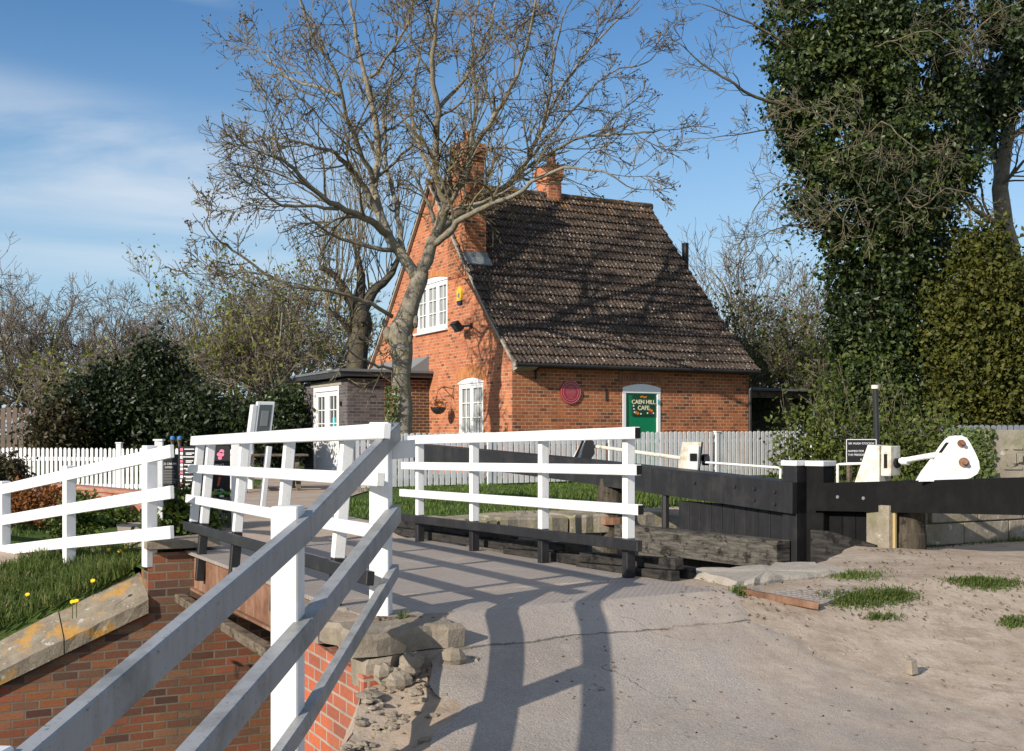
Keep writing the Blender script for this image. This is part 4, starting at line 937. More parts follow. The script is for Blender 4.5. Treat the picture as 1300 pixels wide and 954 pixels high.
#PART3
# ================================================================== HOUSE
HS, HT = 12.55, 23.9
def H(l, w, z=0): return L(HS+l, HT+w, z)
house = empty('brick_cottage', H(0, 0, 0), 'orange brick cottage with steep brown tiled roof, white casements and green door', 'house')
LEN, WID = 7.09, 9.54; APW, APZ = 4.77, 8.02
PROF = [(0.0, 2.98), (1.04, 3.92), (2.56, 5.50), (APW, 7.88), (WID-2.56, 5.50), (WID-1.04, 3.92), (WID, 2.98)]
def prof(w):
    for (a, za), (b, zb) in zip(PROF[:-1], PROF[1:]):
        if w <= b: return za+(zb-za)*(w-a)/(b-a)
    return PROF[-1][1]
def wall(name, org, ud, nd, U, top, holes, mat, parent, z0=-.1, depth=.12):
    """wall in plane org+u*ud, outward normal nd, with rectangular holes (u0,u1,za,zb) and reveals"""
    mb = MB(); cuts = sorted(set([0, U]+[h[0] for h in holes]+[h[1] for h in holes]+[p[0] for p in (top if isinstance(top, list) else []) if 0 < p[0] < U]))
    tf = (lambda u: top) if not isinstance(top, list) else prof
    def p(u, z, d=0): return org+ud*u+UP*z-nd*d
    flip = ud.cross(UP).dot(nd) < 0
    def q(a, b, c, d): mb.poly([a, b, c, d] if not flip else [d, c, b, a])
    for a, b in zip(cuts[:-1], cuts[1:]):
        hs = sorted([h for h in holes if h[0] <= a+1e-6 and h[1] >= b-1e-6], key=lambda h: h[2]); z = z0
        for h in hs: q(p(a, z), p(b, z), p(b, h[2]), p(a, h[2])); z = h[3]
        q(p(a, z), p(b, z), p(b, tf(b)), p(a, tf(a)))
    for (u0, u1, za, zb) in holes:
        q(p(u0, za, depth), p(u1, za, depth), p(u1, za), p(u0, za)) if False else None
        mb.quad(p(u0, za), p(u1, za), p(u1, za, depth), p(u0, za, depth)); mb.quad(p(u0, zb), p(u0, zb, depth), p(u1, zb, depth), p(u1, zb))
        mb.quad(p(u0, za), p(u0, za, depth), p(u0, zb, depth), p(u0, zb)); mb.quad(p(u1, za), p(u1, zb), p(u1, zb, depth), p(u1, za, depth))
    return mb.build(name, mat, parent)
LW = (1.56, 2.99, 1.06, 2.42); UW = (3.70, 5.78, 3.95, 5.25)
wall('gable_wall', H(0, 0), BX, -AX, WID, PROF, [LW, UW], M['house_brick'], house)
DR = (3.10, 4.24, .05, 2.30)
wall('front_wall', H(.003, 0), AX, -BX, LEN, 2.72, [DR], M['front_brick'], house)
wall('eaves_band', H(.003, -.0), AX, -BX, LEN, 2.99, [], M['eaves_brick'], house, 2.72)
wall('end_wall', H(LEN, 0), BX, AX, WID, PROF, [], M['house_brick'], house); wall('back_wall', H(0, WID), AX, BX, LEN, 2.99, [], M['house_brick'], house)
mb = MB(); mb.box(H(LEN/2, .25, 1.4), LEN-.3, .05, 2.7); mb.box(H(.2, WID/2, 1.4), .05, WID-.5, 2.7); mb.box(H(.2, APW, 4.6), .05, 3, 1.6); mb.build('inner_lining', M['dark'], house)
# roof: overlapping corrugated courses
def arc(pts, step):
    out = []; seg = 0; pos = 0; pts = [Vector((a, b)) for a, b in pts]
    L_ = [0]
    for a, b in zip(pts[:-1], pts[1:]): L_.append(L_[-1]+(b-a).length)
    def at(s_):
        for i in range(len(pts)-1):
            if s_ <= L_[i+1] or i == len(pts)-2: return pts[i]+(pts[i+1]-pts[i])*((s_-L_[i])/(L_[i+1]-L_[i]))
    return at, L_[-1]
def roof_side(name, front):
    pr = [(-.33, 2.78), (0, 3.06), (1.04, 4.02), (2.56, 5.60), (APW, APZ)]
    at, tot = arc(pr, .34); n = 21; st = tot/n; l0, l1 = -.10, LEN+.09; wv = .125; K = int((l1-l0)/wv)*6
    V = []; Fq = []
    for i in range(n):
        a = i*st-.015; b = min(tot, (i+1)*st+.06); pa, pb = at(max(0, a)), at(b); d = (pb-pa).normalized(); nr_ = Vector((-d.y, d.x))
        jit = [random.uniform(-.005, .005) for _ in range(int(K/6)+2)]
        for row, (q, lift) in enumerate(((pa, .012), (pa, .058), (pb, .004))):
            for k in range(K+1):
                ph = k/6*2*math.pi; o_ = (.018*math.sin(ph) + (.006 if k % 6 in (0, 1) else 0) + jit[k//6]*.8)*(1 if row else .9)+lift
                w_, z_ = q.x+nr_.x*o_, q.y+nr_.y*o_
                if not front: w_ = 2*APW-w_
                V.append(tuple(H(l0+(l1-l0)*k/K, w_, z_)))
        b0_ = i*3*(K+1)
        for r_ in range(2):
            for k in range(K):
                c = b0_+r_*(K+1)+k; f = (c, c+1, c+K+2, c+K+1); Fq.append(f if front else f[::-1])
    return finish(name, V, Fq, M['roof'], house)
roof_side('roof', True); roof_side('roof', False)
mb = MB()
nrt = 18
for i in range(nrt):
    a = -.12+(LEN+.3)*i/nrt; b = -.12+(LEN+.3)*(i+1)/nrt-.01
    mb.tube([H(a, APW, APZ-.02+random.uniform(-.008, .008)), H(b, APW, APZ-.02+random.uniform(-.008, .008))], .115, 10)
mb.build('ridge_tiles', M['roof'], house)
for sgn, l in ((1, -.06), (1, LEN+.06), (-1, -.06), (-1, LEN+.06)):
    mb = MB(); pr = [(-.33, 2.72), (0, 3.0), (1.04, 3.96), (2.56, 5.54), (APW, APZ-.05)]
    for (a, za), (b, zb) in zip(pr[:-1], pr[1:]):
            wa_, wb_ = (a, b) if sgn > 0 else (2*APW-a, 2*APW-b); mb.beam(H(l, wa_, za), H(l, wb_, zb), .09, .06)
    mb.build('verge', M['concrete'], house)
mb = MB(); g0, g1 = H(-.08, -.37, 2.76), H(LEN+.07, -.37, 2.76)
mb.tube([g0, g1], .045, 10)
for k in range(9): mb.beam(H(.2+k*.85, -.31, 2.78), H(.2+k*.85, 0, 2.86), .03, .05)
mb.build('gutter', M['blackiron'], house)
mb = MB(); mb.tube([H(LEN+.05, -.37, 2.74), H(LEN+.02, -.12, 2.45), H(LEN-.04, -.09, 2.3), H(LEN-.04, -.09, 0)], .045, 8); mb.build('downpipe', M['blackiron'], house)
# stone kneeler at the corner
mb = MB(); mb.prism([H(.0, -.34, 2.70), H(0, -.03, 2.62), H(0, .05, 2.98), H(0, -.3, 2.78)], AX*.5); mb.build('kneeler', M['concrete'], house)
def chimney(l0, l1, w0, w1, z0, z1, pot, name, brick_m):
    c = MB(); lc, wc = (l0+l1)/2, (w0+w1)/2; dl, dw = l1-l0, w1-w0
    c.box(H(lc, wc, (z0+z1-.42)/2), dl, dw, z1-.42-z0); c.box(H(lc, wc, z1-.38), dl+.06, dw+.06, .08); c.box(H(lc, wc, z1-.30), dl+.09, dw+.09, .08); c.box(H(lc, wc, z1-.15), dl+.11, dw+.11, .22); c.box(H(lc, wc, z1), dl+.06, dw+.06, .08)
    o_ = c.build('chimney', brick_m, house)
    p_ = MB(); q = H(lc, pot, z1); p_.tube([q, q+UP*.08, q+UP*.32, q+UP*.34, q+UP*.42], [.15, .13, .105, .13, .12], 14); p_.build('chimney_pot', M['terracotta'], o_); return o_
ch = chimney(.0-.004, .58, 2.66, 3.42, 5.2, 8.62, 3.05, 'chimney', M['front_brick'])
mb = MB(); mb.box(H(.28, 3.1, 6.05), .60, 1.1, 1.7); mb.build('chimney_shoulder', M['front_brick'], ch)
mb = MB(); mb.boxv(H(.30, 2.50, 5.62), AX*.36, (BX*.16+UP*.16), Vector(BX*-.02+UP*.02)); mb.boxv(H(.29, 2.535, 5.66), AX*.31, BX*.012, UP*.16); mb.build('lead_flashing', M['flash'], ch)
chimney(3.58, 4.02, 4.6, 5.3, 7.2, 8.86, 4.8, 'chimney', M['house_brick'])
# windows
def window(u0, u1, z0, z1, org, ud, nd, ncase, cols, rows, arch, glassm, sill=True, curtain=None, parent=house):
    def p(u, z, d=0): return org+ud*u+UP*z+nd*d
    fr = MB(); cw = (u1-u0)/ncase; d0 = -.06
    def bar(ua, ub, za, zb, d, th): fr.boxv(p((ua+ub)/2, (za+zb)/2, d), ud*(ub-ua)/2, nd*th/2, UP*(zb-za)/2)
    fw = .055
    bar(u0, u1, z0, z0+fw, d0, .1); bar(u0, u1, z1-fw, z1, d0, .1); bar(u0, u0+fw, z0+fw, z1-fw, d0, .1); bar(u1-fw, u1, z0+fw, z1-fw, d0, .1)
    w_ = fr.build('window', M['white_smooth'], parent); fr = MB()
    for c in range(ncase):
        a, b = u0+c*cw+(fw if c == 0 else .02), u0+(c+1)*cw-(fw if c == ncase-1 else .02); sw = .065; d = -.045
        za, zb = z0+fw+.004, z1-fw-.004
        bar(a, b, za, za+sw, d, .05); bar(a, b, zb-sw, zb, d, .05); bar(a, a+sw, za+sw, zb-sw, d, .05); bar(b-sw, b, za+sw, zb-sw, d, .05)
        for k in range(1, cols): x = a+sw+(b-a-2*sw)*k/cols; bar(x-.013, x+.013, za+sw, zb-sw, d-.005, .03)
        for k in range(1, rows): z = za+sw+(zb-za-2*sw)*k/rows; bar(a+sw, b-sw, z-.013, z+.013, d-.003, .026)
    for c in range(1, ncase): x = u0+c*cw; bar(x-.02, x+.02, z0+fw, z1-fw, -.05, .09)
    fr.build('casement', M['white_smooth'], w_)
    g = MB(); pp_ = [p(u0+.03, z0+.03, -.075), p(u1-.03, z0+.03, -.075), p(u1-.03, z1-.03, -.075), p(u0+.03, z1-.03, -.075)]; g.prism(pp_, -nd*.01); g.build('pane', glassm, w_)
    if sill: m = MB(); m.boxv(p((u0+u1)/2, z0-.03, .02), ud*((u1-u0)/2+.05), nd*.07, UP*.028); m.build('sill', M['white_smooth'], w_)
    if arch:
        pts = [p(u0-.03, z1-.0, -.05)]+[p(u0-.03+(u1-u0+.06)*k/12, z1+.04+arch*math.sin(math.pi*k/12), -.05) for k in range(13)]+[p(u1+.03, z1-.0, -.05)]
        m = MB(); m.prism(pts, nd*.065); m.build('arched_head', M['white_smooth'], w_)
    return w_
window(*LW, H(0, 0), BX, -AX, 2, 2, 3, .10, M['curtain']); window(*UW, H(0, 0), BX, -AX, 3, 2, 3, .10, M['curtain'])
def arch_bricks(u0, u1, z, org, ud, nd, rise, mat, h=.24):
    m = MB(); n = int((u1-u0)/.08)
    for k in range(n):
        u = u0+(u1-u0)*(k+.5)/n; dz = rise*math.sin(math.pi*(k+.5)/n); tl = (k+.5-n/2)/n*.5
        m.boxv(org+ud*u+UP*(z+dz+h/2)+nd*.004+ud*tl*.1, ud*((u1-u0)/n/2-.005), nd*.006, (UP+ud*tl).normalized()*h/2)
    m.build('brick_arch', mat, house)
arch_bricks(LW[0]-.1, LW[1]+.1, LW[3]+.06, H(0, 0), BX, -AX, .10, M['soldier'], .30); arch_bricks(UW[0]-.05, UW[1]+.05, UW[3]+.06, H(0, 0), BX, -AX, .10, M['soldier'], .14)
arch_bricks(DR[0]-.08, DR[1]+.08, 2.40, H(0, 0), AX, -BX, .07, M['soldier2'], .20)
# green door
dr = MB(); a, b = DR[0], DR[1]
pts = [H(a, -.015, DR[3]-.14), H(b, -.015, DR[3]-.14)]+[H(b-(b-a)*k/12, -.015, DR[3]+.0+.09*math.sin(math.pi*k/12)) for k in range(13)]
dr.prism(pts, BX*.06); dr.box(H(a+.05, .015, 1.1), .10, .06, 2.1); dr.box(H(b-.05, .015, 1.1), .10, .06, 2.1); df = dr.build('door_frame', M['white_smooth'], house)
mb = MB(); mb.box(H((a+b)/2, .045, 1.11), b-a-.2, .04, 2.12); dd_ = mb.build('door', M['green'], house)
sc_ = H((a+b)/2+.05, .0, 1.86); mb = MB(); mb.boxv(sc_, AX*.34, BX*.012, UP*.265); sb = mb.build('cafe_sign', M['dgreen'], house)
text('lettering', 'CAEN HILL', .145, sc_-BX*.014+UP*.075, AX, UP, M['signtxt'], sb, .003, bold=.003); text('lettering', 'CAFE', .15, sc_-BX*.014-UP*.075, AX, UP, M['signtxt'], sb, .003, bold=.003)
mb = MB()
for k in range(5): disc(mb, sc_-BX*.012+AX*(-.08+.04*k)+UP*(.205+.012*math.sin(k*1.6)), -BX, .022, .004, 8)
for x, z in ((-.22, -.19), (-.17, -.21), (.2, -.12), (.25, -.14)): disc(mb, sc_-BX*.012+AX*x+UP*z, -BX, .035, .004, 9)
mb.build('fruit_motif', M['orange'], sb)
mb = MB()
for x, z in ((-.29, -.10), (-.27, -.18), (-.08, -.22), (.12, -.2), (.3, -.2), (-.3, -.02)): disc(mb, sc_-BX*.013+AX*x+UP*z, -BX, .022, .003, 8)
mb.build('flower_motif', M['printw'], sb); mb = MB()
for x, z in ((-.24, -.13), (.24, -.2), (.18, -.17)): disc(mb, sc_-BX*.0135+AX*x+UP*z, -BX, .028, .003, 8)
mb.build('flower_motif', M['crimson'], sb)
mb = MB(); mb.box(H(b-.09, -.03, 1.95), .02, .04, .12); mb.build('door_sticker', M['pvc'], df)
# plaque
pc = H(1.585, -.02, 2.15)
pq = empty('wall_plaque', pc, 'round crimson plaque with pale rings fixed to the front brick wall', 'plaque')
m = MB(); disc(m, pc, -BX, .29, .02, 40); m.build('disc', M['crimson'], pq)
def ring(mb, c, n, r0, r1, th, seg=40):
    n = Vector(n).normalized(); a = n.cross(UP).normalized(); b = n.cross(a)
    for k in range(seg):
        p = [c+(a*math.cos(x)+b*math.sin(x))*r for x, r in ((2*math.pi*k/seg, r0), (2*math.pi*(k+1)/seg, r0), (2*math.pi*(k+1)/seg, r1), (2*math.pi*k/seg, r1))]; mb.prism(p, n*th)
m = MB(); ring(m, pc-BX*.02, -BX, .262, .275, .003); ring(m, pc-BX*.02, -BX, .205, .215, .003); m.build('ring', M['pinkring'], pq)
m = MB()
for k, (z, w_) in enumerate(((.13, .06), (.10, .08), (.045, .12), (.015, .14), (-.015, .14), (-.045, .13), (-.075, .12), (-.12, .08), (-.15, .06))): m.boxv(pc-BX*.022+UP*z, AX*w_, BX*.002, UP*.004)
m.build('inscription_lines', M['pinkring'], pq)
# iron tie strap, alarm, floodlight, hanging basket
m = MB(); m.box(H(2.62, -.012, 2.1), .05, .02, .30); o = m.build('wall_tie', M['blackiron']); tag(o, 'short black iron tie bar on the front wall between plaque and door', 'wall tie')
m = MB(); m.box(H(.62, -.03, 2.55), .03, .05, .22); m.tube([H(.62, -.05, 2.64), H(.62, -.2, 2.72)], .015, 6); o = m.build('bracket', M['blackiron']); tag(o, 'black iron bracket under the front eaves near the corner', 'bracket')
ac = H(-.05, 2.88, 4.72); al = empty('alarm_box', ac, 'yellow and navy burglar alarm box on the gable beside the upper window', 'alarm')
m = MB(); m.prism([ac+BX*x+UP*z for x, z in ((-.13, -.14), (.13, -.14), (.15, .12), (.05, .2), (-.05, .24), (-.15, .12))], AX*.05-AX*0); m.build('case', M['alarm_y'], al)
m = MB(); m.prism([ac-AX*.002+BX*x+UP*z for x, z in ((-.1, -.24), (.1, -.24), (.13, -.141), (-.13, -.141))], AX*.05); m.build('lens', M['alarm_b'], al)
m = MB(); disc(m, ac-AX*.001, -AX, .06, .006, 12); m.build('badge', M['grey_metal'], al)
fc = H(-.35, 2.35, 3.86); fl = empty('floodlight', H(0, 2.35, 3.9), 'black floodlight on an arm sticking out of the gable wall', 'lamp')
m = MB(); m.beam(H(0, 2.2, 3.88), fc+AX*.06, .05, .05); m.boxv(H(-.02, 2.2, 3.88), AX*.02, BX*.05, UP*.07); m.build('arm', M['blackiron'], fl)
m = MB(); fx = (-AX*.55-UP*.5+BX*.0).normalized(); fu = (UP-fx*fx.z).normalized(); fs = fx.cross(fu)
m.boxv(fc, fx*.07, fs*.16, fu*.13); m.build('lamp_housing', M['blackiron'], fl)
m = MB(); m.boxv(fc+fx*.072, fx*.003, fs*.13, fu*.10); m.build('lens', M['glass'], fl)
hb_ = H(-.45, 3.28, 1.75); hk = empty('hanging_basket', hb_, 'dark hanging basket with sparse plants on a bracket by the lower window', 'basket')
m = MB(); m.tube([H(0, 3.28, 2.0), H(0, 3.28, 2.42)], .012, 6); m.tube([H(0, 3.28, 2.32), H(-.3, 3.28, 2.36), H(-.46, 3.28, 2.28)], .012, 6); m.tube([H(0, 3.28, 2.05), H(-.3, 3.28, 2.34)], .01, 6); m.build('bracket', M['blackiron'], hk)
m = MB(); m.tube([hb_-UP*.10, hb_-UP*.06, hb_+UP*.02, hb_+UP*.08], [.06, .13, .19, .21], 16)
for k in range(3): an = 2.1*k; m.tube([hb_+UP*.08+Vector((math.cos(an), math.sin(an), 0))*.2, H(-.46, 3.28, 2.28)], .004, 4)
m.build('bowl', M['blackiron'], hk)
q = NP.normal(size=(160, 3))*np.array([.11, .11, .07])+np.array([hb_.x, hb_.y, hb_.z+.17]); leaf_mesh('plants', q, NP.normal(size=(160, 3)), .05, M['rustleaf'], hk, .8)
# ------------------------------------------------------------------ ANNEXE
AS = 10.19; AT0, AT1 = 28.8, 32.55
def A(s, t, z=0): return L(s, t, z)
an_ = empty('annexe', A(AS, AT0), 'flat roofed grey brick annexe with white double doors against the gable', 'building')
DH = (.68, 2.86, .0, 2.45)
wall('door_wall', A(AS, AT0), BX, -AX, AT1-AT0, 2.62, [DH], M['grey_brick'], an_)
wall('side_wall', A(AS, AT0), AX, -BX, 1.05, 2.62, [], M['grey_brick'], an_); wall('side_wall', A(AS+1.05, AT0), AX, -BX, HS-AS-1.05, 2.62, [], M['annexe_brick'], an_)
wall('back_wall', A(AS, AT1), AX, BX, HS-AS, 2.62, [], M['grey_brick'], an_)
m = MB(); m.box(A(AS+1.02, (AT0+AT1)/2, 2.72), 2.64, AT1-AT0+.5, .12); m.build('fascia', M['fascia'], an_)
m = MB(); m.box(A(AS+1.02, (AT0+AT1)/2, 2.815), 2.70, AT1-AT0+.62, .07); m.build('flat_roof', M['felt'], an_)
m = MB(); m.prism([A(HS-.62, AT0+.02, 2.852), A(HS-.004, AT0+.02, 2.852), A(HS-.004, AT0+.02, 3.28)], BX*3.9); m.build('lead_apron', M['flash'], an_)
m = MB(); m.boxv(A(AS-.008, AT0+1.77, 2.52), AX*.012, BX*1.32, UP*.062); m.build('lintel', M['concrete'], an_)
def dpt(u, z, d=0): return A(AS-d, AT0+u, z)
m = MB(); u0, u1, _, z1 = DH
def bar(m, ua, ub, za, zb, d, th): m.boxv(dpt((ua+ub)/2, (za+zb)/2, d), BX*(ub-ua)/2, AX*th/2, UP*(zb-za)/2)
bar(m, u0, u0+.07, 0, z1, -.04, .1); bar(m, u1-.07, u1, 0, z1, -.04, .1); bar(m, u0+.07, u1-.07, z1-.13, z1, -.04, .1); ddf = m.build('door_frame', M['white_smooth'], an_)
for k in (0, 1):
    a, b = (u0+.075, (u0+u1)/2-.004) if k == 0 else ((u0+u1)/2+.004, u1-.075)
    m = MB(); bar(m, a, b, .03, 1.05, -.05, .045); bar(m, a, b, z1-.27, z1-.135, -.05, .045); bar(m, a, a+.20, 1.05, z1-.27, -.05, .045); bar(m, b-.20, b, 1.05, z1-.27, -.05, .045)
    for j in (1, 2):
        z = 1.05+(z1-.27-1.05)*j/3; bar(m, a+.2, b-.2, z-.014, z+.014, -.052, .03)
    x = (a+b)/2; bar(m, x-.014, x+.014, 1.05, z1-.27, -.055, .03)
    dl = m.build('door', M['white_smooth'], an_)
    m = MB(); m.prism([dpt(a+.15, .9, -.066), dpt(b-.15, .9, -.066), dpt(b-.15, z1-.2, -.066), dpt(a+.15, z1-.2, -.066)], AX*.01); m.build('pane', M['glass'], dl)
    if k == 0: m = MB(); m.boxv(dpt(x-.02, 1.42, -.058), AX*.003, BX*.13, UP*.17); m.build('window_sticker', M['pvc'], dl)
    m = MB(); hx = b-.08 if k == 0 else a+.08; m.boxv(dpt(hx, .95, .0), AX*.03, BX*.02, UP*.06); m.build('handle', M['grey_metal'], dl)
m = MB(); m.box(A(AS-.02, AT0+.45, 1.95), .06, .07, .12); o = m.build('wall_lamp', M['dark']); tag(o, 'tiny black fitting on the grey brick left of the annexe doors', 'lamp')
# lean-to behind the right of the house
lt = empty('lean_to', H(LEN+.3, 1.0), 'dark open timber lean-to at the right end of the cottage', 'shed')
m = MB(); m.beam(H(LEN+.1, .9, 2.25), H(LEN+4.2, .9, 2.25), .1, .22); m.beam(H(LEN+.1, 3.4, 2.35), H(LEN+4.2, 3.4, 2.35), .1, .2); m.build('beam', M['oldwood'], lt)
for u in (.35, 2.1, 4.0):
    m = MB(); m.beam(H(LEN+u, .9, 0), H(LEN+u, .9, 2.14), .12, .12, AX); m.build('post', M['oldwood'], lt)
m = MB(); m.boxv(H(LEN+2.2, 2.2, 2.46), AX*2.2, BX*1.5+UP*.1, UP*.03); m.build('roof', M['felt'], lt)
m = MB(); m.box(H(LEN+2.2, 3.45, 1.15), 4.0, .06, 2.3); m.build('back_wall', M['darkbark'], lt)
f0 = H(8.7, 3.0, 2.5); f1 = Vector((f0.x, f0.y, 7.1)); f1 = PX(870, f0.y, 0); m = MB(); m.tube([Vector((f1.x, f1.y, 2.4)), Vector((f1.x, f1.y, CZ+(HY-309)*f1.y/F))], .10, 12); o = m.build('flue_pipe', M['blackiron']); tag(o, 'black flue pipe poking up behind the right slope of the roof', 'flue')
# ================================================================== FENCES
def picket_fence(name, label, pts, z0s, h, pitch, pw, mat, pointed=True, posts=True, group=None, bay=2.4, posth=.06, gapm=None):
    t = empty(name, Vector((*pts[0], z0s[0])), label, 'fence', group)
    for (a, b, za, zb) in zip(pts[:-1], pts[1:], z0s[:-1], z0s[1:]):
        a = Vector((*a, 0)); b = Vector((*b, 0)); ln = (b-a).length; d = (b-a)/ln; n_ = Vector((d.y, -d.x, 0)); n_ = n_ if n_.y < 0 else -n_
        nb_ = max(1, round(ln/bay)); bl = ln/nb_
        for i in range(nb_+1):
            if posts and (i < nb_ or b == Vector((*pts[-1], 0))):
                u = i*bl; z = za+(zb-za)*u/ln; m = MB(); m.beam(a+d*u+UP*(z-.1), a+d*u+UP*(z+h+posth), .1, .1, d); m.boxv(a+d*u+UP*(z+h+posth+.012), d*.062, n_*.062, UP*.012); m.build('post', mat, t)
            if i == nb_: break
            m = MB(); u = i*bl+pitch*.9
            while u < (i+1)*bl-pitch*.5:
                z = za+(zb-za)*u/ln; c = a+d*u+n_*.035; hh = h+random.uniform(-.008, .008); w_ = pw/2; tl = random.uniform(-.006, .006)
                pr = [c-d*w_+UP*(z+.06), c+d*w_+UP*(z+.06), c+d*(w_+tl)+UP*(z+hh-.03), c+d*(w_*.6+tl)+UP*(z+hh-.008), c+d*tl+UP*(z+hh), c-d*(w_*.6-tl)+UP*(z+hh-.008), c-d*(w_-tl)+UP*(z+hh-.03)]
                if not pointed: pr = pr[:3]+[c+d*tl+UP*(z+hh-.015), c-d*(w_-tl)+UP*(z+hh-.03)]
                m.prism(pr, -n_*.018); u += pitch
            m.build('picket_panel', mat, t)
            m = MB()
            for zr in (.25, h-.22): m.beam(a+d*(i*bl+.05)+UP*(za+(zb-za)*i/nb_+zr), a+d*((i+1)*bl-.05)+UP*(za+(zb-za)*(i+1)/nb_+zr), .035, .08)
            m.build('rail', mat, t)
    return t
picket_fence('picket_fence', 'weathered grey picket fence in front of the cottage from the doors to the ivy', [(-3.18, 22.5), (2.2, 25.73), (7.6, 29.0)], [.0, .04, .08], 1.14, .135, .098, M['picket_grey'], bay=2.6, posth=-.02)
picket_fence('picket_fence', 'bright white picket fence with square posts along the far left garden', [(-16.0, 24.6), (-10.4, 22.8), (-5.1, 22.3)], [-.14, -.14, -.16], 1.0, .092, .056, M['picket_white'], bay=2.35, posth=.09)
picket_fence('board_fence', 'blue-grey board fence in the trees behind the right lock gate', [(8.0, 28.7), (12.2, 26.9), (20, 26.6)], [.1, .1, .1], 1.25, .125, .112, M['fence_blue'], bay=3.0, posth=-.05)
picket_fence('board_fence', 'brown slatted timber fence high at the far left edge', [(-19.5, 30.5), (-12.75, 30.5)], [.35, .35], 1.5, .16, .12, M['brown_fence'], bay=3, posth=0)
# ================================================================== PATHS, LOW WALLS, BOARDS
def strip(name, pts, mat, dz=.012):
    V = []; Fs = []; n = len(pts); Kk = 8
    for i, (a, b) in enumerate(pts):
        for k in range(Kk+1):
            s_ = a[0]+(b[0]-a[0])*k/Kk; t_ = a[1]+(b[1]-a[1])*k/Kk; V.append(tuple(L(s_, t_, z_far(s_, t_)+dz)))
    for i in range(n-1):
        for k in range(Kk): Fs.append((i*(Kk+1)+k, i*(Kk+1)+k+1, (i+1)*(Kk+1)+k+1, (i+1)*(Kk+1)+k))
    o = finish(name, V, Fs, mat, None, (0, 0, 0), True); o['kind'] = 'structure'; return o
def lerp_rows(rows, n):
    out = []
    for (a, b), (c, d) in zip(rows[:-1], rows[1:]):
        for k in range(n): f = k/n; out.append(((a[0]+(c[0]-a[0])*f, a[1]+(c[1]-a[1])*f), (b[0]+(d[0]-b[0])*f, b[1]+(d[1]-b[1])*f)))
    return out+[rows[-1]]
strip('path', lerp_rows([((2.40, 11.66), (5.15, 11.66)), ((2.36, 12.2), (5.15, 12.2)), ((2.1, 13.6), (5.15, 13.3)), ((2.4, 16), (5.3, 15.5)), ((4.0, 19), (6.2, 18)), ((6.0, 22.5), (8.3, 21.2)), ((7.2, 26), (9.6, 24.5)), ((6.6, 32.5), (10.15, 32.5))], 8), M['path'], .016)
strip('path', lerp_rows([((5.1, 12.5), (5.1, 13.4)), ((7.0, 12.5), (7.4, 14.2)), ((9.0, 12.95), (9.2, 14.2)), ((13.0, 12.95), (13.0, 14.1)), ((30, 12.95), (30, 14))], 6), M['path'], .02)
strip('path', lerp_rows([((-6, 15.6), (-6, 17.0)), ((-1, 15.2), (-1, 16.6)), ((1.0, 14.6), (1.0, 15.8)), ((2.4, 13.2), (2.2, 14.6))], 8), M['path'], .02)
def gw(a, b, z0, z1, label, m_=M['low_brick']):
    g = empty('garden_wall', Vector((a[0], a[1], z0)), label, 'wall')
    wall_thing('', '', None, (*a, 0), (*b, 0), z0, z1, .22).build('brickwork', m_, g)
    w = wall_thing('', '', None, (*a, 0), (*b, 0), z1+.002, z1+.07, .27); w.build('brick_on_edge', M['soldier2'] if False else M['low_brick'], g); return g
gw((-9.8, 22.0), (-4.75, 16.2), -.5, .20, 'low red brick garden wall stepping down behind the left fence')
gw((-4.75, 16.2), (-4.35, 14.4), -.6, -.02, 'end of the low red brick wall nearest the menu boards')
# kerb beside the path
m = MB(); pr_ = [L(6.1, 25.5, .05), L(4.2, 20.5, .02), L(3.1, 18.2, 0), L(2.3, 16.6, 0)]
for a, b in zip(pr_[:-1], pr_[1:]): m.beam(a, b, .12, .12)
o = m.build('path_kerb', M['rubble']); tag(o, 'low stone kerb edging the curved path towards the annexe', 'kerb')
# menu boards
def flatboard(name, px0, px1, py0, py1, Y, label, mat, frame=None, yaw=0.0, legs=True):
    c = P((px0+px1)/2, (py0+py1)/2, Y); w_ = (px1-px0)/F*Y; h_ = (py1-py0)/F*Y; x = Vector((math.cos(yaw), math.sin(yaw), 0)); n_ = Vector((x.y, -x.x, 0))
    zb = -.2; t = empty(name, Vector((c.x, c.y, zb)), label, 'sign'); m = MB(); m.boxv(c, x*w_/2, n_*.012, UP*h_/2); m.build('board', mat, t)
    if legs:
        m = MB()
        for s_ in (-.42, .42): m.beam(c+x*w_*s_-n_*.03+UP*(zb-c.z), c+x*w_*s_-n_*.03, .03, .03)
        m.build('leg', M['oldwood'], t)
    return t, c, w_, h_, x, n_
t, c, w_, h_, x, n_ = flatboard('menu_board', 204, 226, 577, 618, 13.2, 'small grey board headed ICE CREAM by the picket gate', M['chalk'])
text('lettering', 'ICE CREAM', .034, c+UP*.075+n_*.014, x, UP, M['printw'], t, .001); text('lettering', 'OFFERS', .03, c+UP*.035+n_*.014, x, UP, M['printw'], t, .001)
m = MB()
for k in range(9): m.boxv(c+n_*.0135+UP*(-.0-.018*k)+x*random.uniform(-.01, .01), x*(w_*random.uniform(.28, .4)), n_*.001, UP*.003)
m.build('printed_lines', M['grey_metal'], t)
t, c, w_, h_, x, n_ = flatboard('menu_board', 226.5, 258, 567, 632, 13.6, 'tall black price list board with a column of coloured ices', M['chalk'])
m = MB(); m2_ = MB()
for k in range(11):
    z = h_*.44-k*h_*.076; (m if k % 3 else m2_).boxv(c+n_*.0135+UP*z-x*w_*.36, x*.016, n_*.001, UP*.017)
    m.boxv(c+n_*.0135+UP*(z+.004)+x*(w_*(-.05+.04*math.sin(k*2.2))), x*w_*(.2+.05*math.sin(k*3.7)), n_*.001, UP*.006)
    if k % 2: m.boxv(c+n_*.0135+UP*(z-.012)-x*w_*.07, x*w_*.12, n_*.001, UP*.005)
